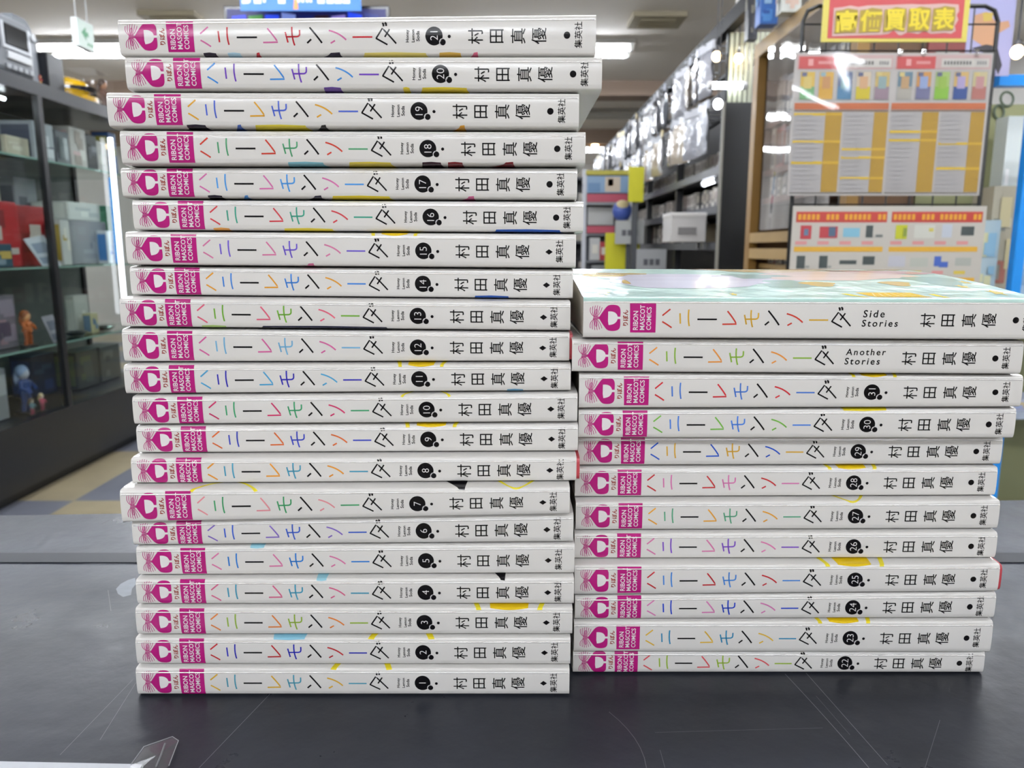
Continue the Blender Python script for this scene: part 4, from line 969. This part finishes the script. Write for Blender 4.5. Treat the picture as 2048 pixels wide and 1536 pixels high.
# ------------------------------------------------------------------ wooden bookcase behind the notices
WX = 1.0
ztop = atX(1497, 112, WX).z
def bookcase():
    Y0, Y1 = 2.36, 3.36; L = Y1-Y0; B = -.04
    t = thing('wooden_bookcase', 'wooden bookcase with a clear curtain, behind the price notices', 'bookcase', (WX + .2, Y0, 0))
    wd = lambda: mat('#a88a56', .5, var=.25, vscale=5, stretch=(6, 1, 1))
    wv = mat('#8b6932', .5, var=.25, vscale=5, stretch=(1, 6, .6))
    MB().box(-.2, 0, ztop-.035, .0, L, ztop+.02, wd()).build('top_board', t)
    for y in (0, L-.06): MB().box(-.2, y, 0, -.165, y+.06, ztop-.036, wv).build('post', t)
    for y in (.01, L-.03): MB().box(-.16, y, 0, -.01, y+.02, ztop-.036, mat('#5a3f24', .5)).build('side_panel', t)
    MB().box(-.01, 0, 0, 0, L, ztop-.036, mat('#4a3524', .6)).build('back_panel', t)
    zs = [atX(1550, y, WX).z for y in (328, 388)] + [atX(1550, 226, WX).z]
    for z in zs: MB().box(-.15, .03, z-.022, -.012, L-.032, z, mat('#6f4a3c', .5)).build('shelf', t)
    for ya, yb in ((463, 484), (497, 519)):
        za, zb = atX(1550, ya, WX).z, atX(1550, yb, WX).z
        MB().box(-.199, .061, zb, -.17, L-.061, za, wd()).build('rail', t)
    zl = atX(1550, 519, WX).z - .02
    MB().box(-.15, .03, zl-.02, -.012, L-.032, zl, wd()).build('shelf', t)
    MB().box(-.15, .03, .1, -.012, L-.032, .12, wd()).build('shelf', t)
    for z in zs + [zl]:
        up = min([q_ for q_ in zs + [ztop-.04, atX(1550, 497, WX).z] if q_ > z + .02])
        media_row(Y0 + .05, Y1 - .13, z, min(.16, up - z - .03), WX + .055, MIX if z < zs[0] + .01 else MIX[:1] + MIX[2:5], '%s media case on a shelf of the wooden bookcase', '%s cases in the wooden bookcase', .03, .055, .10)
    zc = atX(1550, 462, WX).z + .005
    # loose clear curtain hung before the upper shelves
    c = MB(); n, k = 60, 12; vs, fs = [], []
    for i in range(n+1):
        for j in range(k+1):
            u, v = i/n, j/k; vs.append((.005*math.sin(u*8 + v*1.2) + .0012*math.sin(u*23 + v*3), .07 + u*(L-.33), (zc)*(1-v) + (ztop-.05)*v))
    for i in range(n):
        for j in range(k): a_ = i*(k+1)+j; fs.append((a_, a_+1, a_+k+2, a_+k+1))
    o = c.mesh(vs, fs, clear(gloss=.22, rough=.03, haze=.11)).build('clear_curtain', t, (-.225, 0, 0), smooth=80)
bookcase()
def topbox(label, px0, px1, py0, Y, dep, col, cols):
    a, b = atY(px0, py0, Y), atY(px1, py0, Y); z0 = ztop + .021; h = max(.08, a.z - z0); w = (b.x-a.x)/2
    t = thing('display_box', label, 'box', ((a.x+b.x)/2, Y + dep/2, z0)); rn = random.Random(int(px0))
    MB().box(-w, -dep/2, 0, w, dep/2, h, mat(col, .4)).build('carton', t)
    f = MB(); patches(f, -dep/2-.0006, -w*.9, w*.9, h*.05, h*.9, cols, 6, rn, 1); f.build('front_print', t)
    f = MB(); patches(f, -w-.0006-.006, -dep*.4, dep*.4, h*.05, h*.9, cols, 4, rn, 0); f.build('side_print', t)
topbox('dark box with blue picture standing on the wooden bookcase', 1524, 1560, -40, 3.05, .06, '#2f67b8', ('#4f8fd8', '#9cc6ea', '#2a58a8'))
topbox('white picture box standing on the wooden bookcase', 1567, 1606, -50, 2.9, .06, '#c9ccc6', ('#e6e6e0', '#9aa0a0', '#cbb0a0'))
topbox('dark narrow box at the far end of the wooden bookcase top', 1500, 1520, -20, 3.26, .05, '#33343a', ('#47484e', '#7d7a6c'))
def rackbox(label, px, py, Y, col, cols):
    p = atX(px, py, RX0 - .03); z0 = zbeam + .036; h = .2
    t = thing('goods_packet', label, 'packet', (RX0 + .005, Y, z0)); rn = random.Random(int(px))
    MB().box(-.022, -.13, 0, .022, .13, h, mat(col, .4)).build('pack_body', t)
    f = MB(); patches(f, -.0235, -.12, .12, .01, h*.95, cols, 6, rn, 0); f.build('side_print', t)
    f = MB(); f.face([(-.02, -.1306, .01), (.02, -.1306, .01), (.02, -.1306, h*.9), (-.02, -.1306, h*.9)], mat(cols[0], .4)); f.build('end_print', t)
rackbox('white and red packet on top of the black rack, near end', 1480, 20, 3.30, '#c9c6c2', ('#b8343c', '#e0dcd8', '#8a8a90'))
rackbox('white packet on top of the black rack behind the red one', 1480, 20, 3.6, '#bdbab6', ('#d8d6d2', '#8a8a90', '#c0a0a0'))
a = atY(1497, 60, 3.84); t = thing('price_tag', 'orange tag hanging at the near end of the black rack', 'tag', (a.x, 3.84, a.z))
MB().box(-.018, -.002, -.05, .018, .002, .05, mat('#d98a2c', .5)).build('card', t); MB().tube([(0, 0, .05), (0, 0, .12)], .0015, mat('#555', .5) if False else mat('#555555', .5), 5).build('string', t)
# ------------------------------------------------------------------ far end of the aisle
def endcap():
    Y = 6.0; P = lambda x, y: atY(x, y, Y)
    a, b = P(1166, 338), P(1262, 560); w = b.x - a.x
    t = thing('end_shelf', 'white framed end shelf with posters at the far end of the aisle', 'shelf unit', (a.x, Y, 0))
    H = a.z; fr = mat('#c9cbd2', .4)
    for x in (0, w-.03): MB().box(x, 0, 0, x+.03, .03, H, fr).build('post', t)
    MB().box(.03, .01, 0, w-.03, .03, H-.02, mat('#3c3f46', .5)).build('back_board', t)
    def rect(nm, x0, x1, y0, y1, c, d=.0, th=.012, lab=None):
        p, q_ = P(x0, y0), P(x1, y1); return MB().box(p.x-a.x, -d-th, q_.z, q_.x-a.x, -d, p.z, mat(c, .45)).build(nm, t, label=lab)
    rect('header_strip', 1172, 1262, 341, 350, '#b3a93c', lab='yellow header strip')
    f = MB(); p, q_ = P(1174, 352), P(1258, 386); f.box(p.x-a.x, -.01, q_.z, q_.x-a.x, 0, p.z, mat('#7d9ab8', .4))
    for x0, x1, y0, y1, c in ((1210, 1240, 354, 384, '#c9b9a4'), (1216, 1226, 358, 372, '#a85a50'), (1176, 1200, 366, 384, '#5f82a8')):
        p, q_ = P(x0, y0), P(x1, y1); f.face([(p.x-a.x, -.0115, q_.z), (q_.x-a.x, -.0115, q_.z), (q_.x-a.x, -.0115, p.z), (p.x-a.x, -.0115, p.z)], mat(c, .4))
    f.build('picture_panel', t)
    rect('red_strip', 1174, 1254, 388, 404, '#b0465a', lab='red strip')
    rect('shelf_edge', 1172, 1256, 406, 411, '#85878c', th=.1)
    f = MB(); p, q_ = P(1176, 414), P(1226, 450); f.box(p.x-a.x, -.01, q_.z, q_.x-a.x, 0, p.z, mat('#b4b4b2', .4)); f.build('notice_panel', t)
    rect('red_strip', 1174, 1228, 452, 466, '#b84c5e', lab='red strip')
    rect('shelf_edge', 1172, 1256, 468, 472, '#6c6e74', th=.1); rect('shelf_edge', 1172, 1256, 521, 525, '#6c6e74', th=.1)
    for i, (x0, x1, y0, y1, c) in enumerate(((1178, 1196, 476, 520, '#b9babc'), (1197, 1212, 484, 520, '#a83c44'), (1182, 1208, 530, 560, '#8a8c90'))):
        p, q_ = P(x0, y0), P(x1, y1); k = thing('goods_packet', ('white packet', 'red packet', 'grey packet')[i] + ' on the end shelf at the far end of the aisle', 'packet', ((p.x+q_.x)/2, Y - .06, q_.z+.001))
        hw = (q_.x-p.x)/2; hh = p.z-q_.z; MB().box(-hw, -.04, 0, hw, .04, hh, mat(c, .4)).build('pack_body', k); MB().box(-hw*.6, -.042, hh*.3, hw*.6, -.04, hh*.7, mat('#d8d4cc', .4)).build('front_label', k)
endcap()
def board(label, x0, x1, y0, y1, Y, c, mark=None, name='price_board', floor=True):
    a, b = atY(x0, y0, Y), atY(x1, y1, Y); w = (b.x-a.x)/2; h = a.z-b.z
    t = thing(name, label, 'sign board', ((a.x+b.x)/2, Y, b.z))
    MB().box(-w, -.01, 0, w, .01, h, mat(c, .5)).build('panel', t)
    if mark: 
        f = MB()
        for i in range(3): f.face([(-w*.55 + i*w*.4, -.0112, h*.35), (-w*.25 + i*w*.4, -.0112, h*.35), (-w*.25 + i*w*.4, -.0112, h*.6), (-w*.55 + i*w*.4, -.0112, h*.6)], mat(mark, .5))
        f.build('print', t)
    MB().box(-.02, .011, -b.z if floor else 0, .02, .03, h*.5, mat('#44464a', .5)).build('bracket', t)
board('bright yellow upright board left of the black rack, upper one', 1258, 1286, 334, 404, 5.4, '#c9c41e')
board('bright yellow board low down at the aisle end', 1211, 1277, 466, 575, 5.6, '#c9c41e')
board('grey white sign card with dark print at the aisle end, upper one', 1231, 1287, 441, 488, 5.5, '#a9aaa8', '#55565a')
board('grey white sign card with dark print at the aisle end, lower one', 1274, 1331, 498, 548, 5.0, '#98999a', '#4a4b50')
def ball():
    p = atY(1244, 422, 5.7); t = thing('globe_display', 'blue round display ball at the far end of the aisle', 'ball', (p.x, p.y, p.z))
    MB().ell((0, 0, 0), (.07, .05, .075), mat('#3f55a0', .4), 20, 12).build('ball', t)
    MB().ell((0, -.012, .035), (.05, .04, .042), mat('#c9b98a', .4)).build('cap', t)
    MB().tube([(0, 0, -.075), (0, 0, -p.z)], .012, mat('#55575c', .4)).build('pole', t)
ball()
def farshelf(label, x0, x1, ytop, Y, dep=.4):
    a, b = atY(x0, ytop, Y), atY(x1, ytop, Y); w = (b.x-a.x); H = a.z
    t = thing('shop_shelf', label, 'shelf unit', (a.x, Y, 0))
    MB().box(0, dep-.02, 0, w, dep, H, mat('#2e3034', .5)).build('back_board', t)
    for x in (0, w-.03): MB().box(x, 0, 0, x+.03, dep-.021, H, mat('#26282c', .5)).build('side_panel', t)
    for i in range(6): MB().box(.031, 0, .1 + i*(H-.14)/5, w-.031, dep-.022, .13 + i*(H-.14)/5, mat('#54565c', .5)).build('shelf', t)
    for i in range(5):
        x = .05; z = .131 + i*(H-.14)/5
        while x < w-.18:
            wd = rnd.uniform(.08, .16); c, nm = rnd.choice(MIX); h = rnd.uniform(.14, .24)
            k = thing('goods_packet', nm + ' packet on the dark far shelf beyond the stacks', 'packet', (a.x + x + wd/2, Y + .1, z), 0, nm + ' packets on the far shelf')
            MB().box(-wd/2, -.06, 0, wd/2, .06, h, mat(c, .4)).build('pack_body', k); MB().box(-wd*.3, -.062, h*.3, wd*.3, -.06, h*.7, mat('#b4aea6', .4)).build('front_label', k)
            x += wd + .01
farshelf('dark shelf unit in the distance between the two stacks', 1060, 1330, 352, 9.6)
# ------------------------------------------------------------------ wire grid with price notices
GY = 1.70
def grid():
    a, b = atY(1608, 12, GY), atY(1999, 12, GY); zt = a.z; W = b.x-a.x; cx = (a.x+b.x)/2
    t = thing('wire_grid', 'black wire grid panel carrying the price notices', 'wire panel', (cx, GY, 0)); m = mat('#141518', .35)
    r = .03; w = W/2; z0 = .04
    ring = [(-w, 0, z0), (-w, 0, zt-r), (-w+r*.3, 0, zt-r*.3), (-w+r, 0, zt), (w-r, 0, zt), (w-r*.3, 0, zt-r*.3), (w, 0, zt-r), (w, 0, z0)]
    MB().tube(ring, .0045, m, 8).build('frame', t)
    n = int(W/.05)
    for i in range(1, n): MB().tube([(-w + W*i/n, 0, z0), (-w + W*i/n, 0, zt)], .0018, m, 5).build('upright_wire', t)
    k = int((zt-z0)/.052)
    for i in range(k): MB().tube([(-w, -.003, zt - .052*(i+.7)), (w, -.003, zt - .052*(i+.7))], .0018, m, 5).build('cross_wire', t)
    for s_ in (-1, 1): MB().box(s_*w-.015, -.2, 0, s_*w+.015, .2, .038, m).build('foot', t)
grid()
PY = 1.672
K = PY / CP / F * 1.0
def notice(label, name, x0, y0, x1, y1, Y=PY):
    """a flat notice hung upright; returns the thing and a function from its own picture coordinates"""
    a, c = atY((x0+x1)/2, y0, Y), atY((x0+x1)/2, y1, Y)
    t = thing(name, label, 'notice', (a.x, Y, (a.z+c.z)/2)); H = a.z-c.z
    wl = atY(x1, (y0+y1)/2, Y).x - atY(x0, (y0+y1)/2, Y).x
    def uv(x, y, d=0): return ((x-(x0+x1)/2)/(x1-x0)*wl, -d, (.5 - (y-y0)/(y1-y0))*H)
    return t, uv
def rects(name, parent, uv, items, label=None):
    b = MB()
    for it in items:
        x0, y0, x1, y1, c, d = it[:6]
        b.face([uv(x0, y1, d), uv(x1, y1, d), uv(x1, y0, d), uv(x0, y0, d)], mat(c, .45))
    return b.build(name, parent, label=label)
def price_list():
    t, uv = notice('laminated two-page price list with ochre columns on the wire grid', 'price_list', 1594, 106, 1984, 391)
    b = MB(); p, q_ = uv(1594, 391), uv(1984, 106); b.box(p[0], -.0004, p[2], q_[0], .0012, q_[2], mat('#b5b0ac', .4)); b.build('backing', t)
    rn = random.Random(3)
    for k, ox in enumerate((0, 193)):
        it = [(1598+ox, 110, 1788+ox, 138, '#bfa19e', .0008), (1602+ox, 113, 1678+ox, 137, '#b94a4a', .0012), (1690+ox, 117, 1784+ox, 134, '#c4c0b8', .0012)]
        for i in range(9): it.append((1695+ox+i*6.2, 122, 1699+ox+i*6.2, 129, '#6a6766', .0016))
        for i in range(4): it.append((1760+ox+i*5, 122, 1763.5+ox+i*5, 129, '#8b8886', .0016))
        it += [(1620+ox, 118, 1630+ox, 131, '#d89a98', .0016), (1640+ox, 122, 1668+ox, 128, '#cf8a88', .0016)]
        rects('heading', t, uv, it)
        pal = [('#6aa06a', '#c9a84a', '#c9b46a'), ('#c79a3a', '#c9a04a', '#b98a5a'), ('#4a7a9c', '#5b6a8a', '#7aa0a0'), ('#c4b22c', '#c9b9a0', '#c9a07a'), ('#8f7a86', '#c0a86a', '#8aa0a0'),
               ('#a5a096', '#5f7a8a', '#b0906a'), ('#6a6a8a', '#c08a4a', '#8a9ac0'), ('#7fae3c', '#9cb46a', '#8fae4a'), ('#2f4a86', '#c9a86a', '#a89ac0'), ('#a86a62', '#c0b48a', '#b98a8a')]
        it = []
        for i in range(5):
            xa = 1605 + ox + i*37; c = pal[k*5+i]
            it += [(xa, 141, xa+32, 199, '#a9a7a3', .0008), (xa+2, 143, xa+30, 197, c[1], .0012), (xa+2, 172, xa+30, 197, c[0], .0016), (xa+8, 152, xa+24, 176, c[2], .002), (xa+4, 144, xa+14, 152, rn.choice(('#5b5f7a', '#c9b87a', '#8aa8b0')), .002)]
        rects('card_pictures', t, uv, it)
        rects('orange_band', t, uv, [(1598+ox, 204, 1786+ox, 217, '#b5623a', .0008), (1598+ox, 218, 1786+ox, 221, '#6e5a50', .0008)], 'orange band')
        cols = [(1598, 1660), (1661, 1694), (1698, 1757), (1758, 1786)]
        it = []
        for j, (xa, xb) in enumerate(cols): it.append((xa+ox, 222, xb+ox, 384, '#a9a5a4' if j % 2 == 0 else '#a8842a', .0008))
        bars = ([(0, 279, 284), (0, 321, 327), (2, 294, 299), (2, 311, 316), (2, 353, 358), (0, 224, 229)], [(0, 259, 264), (0, 276, 281), (2, 283, 288), (2, 333, 339)])[k]
        for j, ya, yb in bars: it.append((cols[j][0]+ox, ya, cols[j][1]+ox, yb, '#d2b02e', .0012)); it.append((cols[j+1][0]+ox, ya, cols[j+1][1]+ox, yb, '#c79f2a', .0012))
        for j in (0, 2):
            for i in range(17):
                y = 228 + i*9.2; it.append((cols[j][0]+ox+4, y, cols[j][1]+ox-8-rn.random()*18, y+2, '#a5a2a2', .0016))
        it.append((1598+ox, 385, 1786+ox, 387, '#5a5650', .0008))
        rects('price_table', t, uv, it)
    b = MB(); p, q_ = uv(1590, 394), uv(1988, 103)
    vs, fs = [], []; n = 24
    for i in range(n+1):
        for j in range(n+1):
            u, v = i/n, j/n; vs.append((p[0]+(q_[0]-p[0])*u, -.0035 - .0012*math.sin(u*11+v*4)*math.sin(v*7+1), p[2]+(q_[2]-p[2])*v))
    for i in range(n):
        for j in range(n): a_ = i*(n+1)+j; fs.append((a_, a_+n+1, a_+n+2, a_+1))
    b.mesh(vs, fs, clear(gloss=.04, rough=.05)); b.build('laminate', t, smooth=80)
    for x in (1800, 1846, 1950): MB().box(uv(x-3, 0)[0], -.005, uv(0, 112)[2], uv(x+3, 0)[0], .001, uv(0, 100)[2], clear(gloss=.35, rough=.05)).build('tape', t)
price_list()
def console_list():
    t, uv = notice('white price notice with red headings and device pictures on the wire grid', 'device_notice', 1589, 412, 1972, 640)
    b = MB(); p, q_ = uv(1589, 640), uv(1972, 412); b.box(p[0], -.0004, p[2], q_[0], .0012, q_[2], mat('#b9b4ab', .4)); b.build('backing', t)
    DK = '#3c4444'
    for k, ox in enumerate((0, 189)):
        it = [(1596+ox, 423, 1776+ox, 444, '#ae3c36', .0008)]
        for i, (xa, xb) in enumerate(((1600, 1648), (1656, 1680), (1692, 1748), (1758, 1772))):
            for x in range(xa, xb-4, 9): it.append((x+ox, 428, x+6+ox, 439, '#d49a2e', .0012))
        rects('heading', t, uv, it, 'red heading with yellow lettering')
        if k == 0:
            pics = [[(1606, 450, 1628, 477, '#a83a40'), (1613, 457, 1622, 470, '#5a7088')], [(1644, 452, 1680, 475, '#a83a40'), (1662, 453, 1676, 472, '#4a6076')], [(1691, 455, 1724, 473, '#7db0c4')], [(1736, 450, 1750, 474, DK), (1756, 468, 1770, 473, '#6a6e6c')],
                    [(1602, 510, 1619, 536, DK), (1620, 530, 1628, 534, '#8a8c88')], [(1647, 510, 1664, 535, DK), (1665, 530, 1672, 534, '#8a8c88')], [(1688, 519, 1722, 527, DK)], [(1734, 511, 1758, 528, DK)]]
        else:
            pics = [[(1606, 449, 1629, 477, '#b4b62c'), (1621, 455, 1628, 472, '#7a8a3a')], [(1643, 449, 1684, 475, '#c4c4ba'), (1672, 455, 1681, 462, '#c9bc5a')], [(1698, 448, 1718, 474, '#b6bcc6')], [(1736, 452, 1762, 470, DK)],
                    [(1596, 510, 1630, 532, '#b4b4bc')], [(1640, 514, 1676, 532, '#aeb0a6')], [(1688, 511, 1702, 531, '#3f5ca8'), (1698, 522, 1716, 533, '#3f5ca8')], [(1730, 514, 1762, 530, '#a4a69e')]]
        for pc in pics:
            o = rects('device_picture', t, uv, [(a_+ox, b_, c_+ox, d_, col, .0008+.0004*i) for i, (a_, b_, c_, d_, col) in enumerate(pc)])
        it = []
        for i in range(4): it.append((1597+ox+i*44, 481, 1620+ox+i*44, 488, '#c98a88', .0008)); it.append((1597+ox+i*44, 540, 1620+ox+i*44, 547, ('#c9b24a', '#c98a88')[(i+k) % 2], .0008))
        rects('price_marks', t, uv, it)
        for y in (492, 554): rects('orange_band', t, uv, [(1595+ox, y, 1772+ox, y+10, '#cf9f33', .0008)], 'orange band')
console_list()
def banner():
    t, uv = notice('red and yellow notice with large yellow characters atop the wire grid', 'notice_board', 1652, -60, 1945, 84)
    b = MB(); p, q_ = uv(1652, 84), uv(1945, -60); b.box(p[0], -.001, p[2], q_[0], .002, q_[2], mat('#cfc15a', .4)); b.build('backing', t)
    rects('red_field', t, uv, [(1664, -52, 1934, 77, '#b9474a', .0014)], 'red field')
    jag = [(1673, 16), (1692, 14), (1706, 11), (1722, 14), (1740, 11), (1780, 10), (1826, 8), (1850, 9), (1872, 8), (1892, 7), (1905, 8), (1922, 9), (1924, 22), (1920, 30), (1924, 40), (1918, 52), (1921, 62), (1912, 68), (1900, 66), (1872, 68), (1858, 62), (1846, 68), (1824, 65), (1812, 71), (1806, 70), (1796, 60), (1786, 68), (1770, 70), (1730, 71), (1673, 73)]
    b = MB(); c = uv(1797, 40, .0022); o_ = [uv(x, y, .0020) for x, y in jag]
    for i in range(len(o_)): b.face([(c[0], c[1]+.0002, c[2]), o_[i], o_[(i+1) % len(o_)]], mat('#c9a6a0', .4))
    b.build('character_outline', t)
    b = MB(); ch = '高価買取表'
    for i, k in enumerate(ch):
        x0 = 1677 + i*48.6; yo = -i*1.2
        jg = [(x0, 22+yo), (x0+14, 20+yo), (x0+23, 17+yo), (x0+44, 20+yo), (x0+46, 40+yo), (x0+43, 66+yo), (x0+24, 66+yo if i != 2 else 60), (x0, 68+yo)]
        cc = uv(x0+23, 42+yo, .0030); ps = [uv(x, y, .0030) for x, y in jg]
        for j in range(len(ps)): b.face([cc, ps[j], ps[(j+1) % len(ps)]], mat('#9c852a', .4))
    b.build('yellow_blocks', t)
    b = MB()
    for i, k in enumerate(ch):
        vs, fs, bb = flat_text(k, .03); x0 = 1677 + i*48.6; yo = -i*1.2; s_ = 43/(bb[1]-bb[0]); sy = 44/(bb[3]-bb[2])
        b.mesh([uv(x0 + 1.5 + (vx-bb[0])*s_, 65 + yo - (vy-bb[2])*sy, .0036) for vx, vy in vs], fs, mat('#dcc62a', .4))
    b.build('lettering', t, label='yellow lettering')
banner()
# ------------------------------------------------------------------ right edge: lavender poster, blue frame and goods
def lavender():
    t, uv = notice('lavender picture poster behind the upper right corner of the wire grid', 'picture_poster', 1950, -90, 2042, 152, 2.05)
    b = MB(); p, q_ = uv(1950, 152), uv(2042, -90); b.box(p[0], -.001, p[2], q_[0], .002, q_[2], mat('#9c9cc4', .45)); b.build('sheet', t)
    b = MB()
    def blob(pts, c, d): b.face([uv(x, y, d) for x, y in reversed(pts)], mat(c, .45))
    blob([(1958, 30), (1985, 22), (2006, 44), (2030, 40), (2034, 52), (2012, 66), (2010, 90), (1985, 92), (1962, 78)], '#b58a6a', .0014)
    blob([(1976, 24), (1998, 24), (1996, 40), (1980, 42)], '#b9a04a', .0018); blob([(1960, 96), (1990, 88), (2012, 92), (2026, 130), (2020, 150), (2008, 126), (1985, 104)], '#2a2a33', .0016)
    blob([(1952, 128), (2004, 122), (2016, 150), (1952, 152)], '#55629c', .0013); blob([(1952, 136), (2008, 132), (2010, 140), (1952, 146)], '#b4b4cc', .0017)
    b.build('picture', t)
    MB().tube([(0, .004, -.2), (0, .02, -2.0 + 0)], .006, mat('#77787c', .4)).build('pole', t) if False else None
lavender()
def blueframe():
    Y = 2.12; a = atY(2044, 420, Y); z1 = atY(2020, 158, Y).z
    t = thing('blue_display_stand', 'bright blue display stand at the right edge behind the counter', 'display stand', (a.x, Y, 0)); m = mat('#1e8fe8', .3)
    MB().box(-.014, -.014, 0, .014, .014, z1-.02, m, bev=.004).build('post', t)
    l = atY(1992, 160, Y).x - a.x; MB().box(l, -.015, z1-.019, .6, .015, z1+.008, m).build('top_rail', t)
    MB().box(.55, -.02, 0, .6, .02, z1-.02, m).build('post', t)
    l2 = atY(1950, 160, Y + .03).x - a.x
    for z in (.35, .72, 1.05): MB().box(l2, .022, z-.02, .6, .34, z, mat('#a9b4c4', .4)).build('shelf', t)
    MB().box(l, .36, .1, .6, .37, z1, mat('#8f9068', .6, var=.1)).build('back_board', t, label='olive back board')
    b = MB(); px = lambda x, y: atY(x, y, Y + .355)
    for cx, cy, rx, ry in ((2014, 198, 13, 14), (1998, 224, 10, 14)):
        ring = [px(cx + rx*math.cos(k*math.pi/10), cy + ry*math.sin(k*math.pi/10)) for k in range(21)]
        b.tube([(p.x-a.x, .355, p.z) for p in ring], .004, mat('#55604f', .5), 5)
    b.build('ring_print', t)
blueframe()
def rgoods(label, x0, x1, y0, y1, Y, dep, c, cols, base=None):
    a, b = atY(x0, y0, Y), atY(x1, y1, Y); z0 = base if base is not None else b.z; w = (b.x-a.x)/2; h = a.z - z0
    t = thing('goods_packet', label, 'packet', ((a.x+b.x)/2, Y+dep/2, z0)); rn = random.Random(int(x0+y0))
    MB().box(-w, -dep/2, 0, w, dep/2, h, mat(c, .4)).build('pack_body', t)
    f = MB(); patches(f, -dep/2-.0006, -w*.9, w*.9, h*.06, h*.92, cols, 6, rn, 1); f.build('front_print', t)
zs = 1.051
rgoods('cream and red packets pile on the blue stand shelf', 1990, 2026, 372, 560, 2.2, .1, '#b4ad98', ('#a86a5c', '#c9c4b4', '#8a8a80', '#d0c49a'), zs)
rgoods('pale lit packet at the right on the blue stand shelf', 2041, 2110, 420, 560, 2.2, .1, '#a9c0d4', ('#d8e0e4', '#88a4c0', '#c4b4a0'), zs)
rgoods('white packet at the right edge on the blue stand shelf', 2018, 2050, 232, 300, 2.36, .06, '#dfe6e4', ('#ffffff', '#c8d4d2', '#e4e8e4'), zs)
rgoods('pale blue leaflet holder beside the wire grid, just right of the device notice', 1962, 1986, 440, 600, 2.15, .05, '#a8bcc4', ('#c9d8d4', '#88b0c8', '#c8c8a0'), 1.051)
rgoods('yellow and lilac packet on the low shelf of the blue stand', 2010, 2075, 800, 1000, 2.16, .12, '#b4b8cc', ('#c9b890', '#c9b890', '#a8b4dc', '#bcc4d8'), .721)
farshelf('dark shelf unit behind the upper right of the wire grid', 1790, 2000, -90, 3.2, .3)
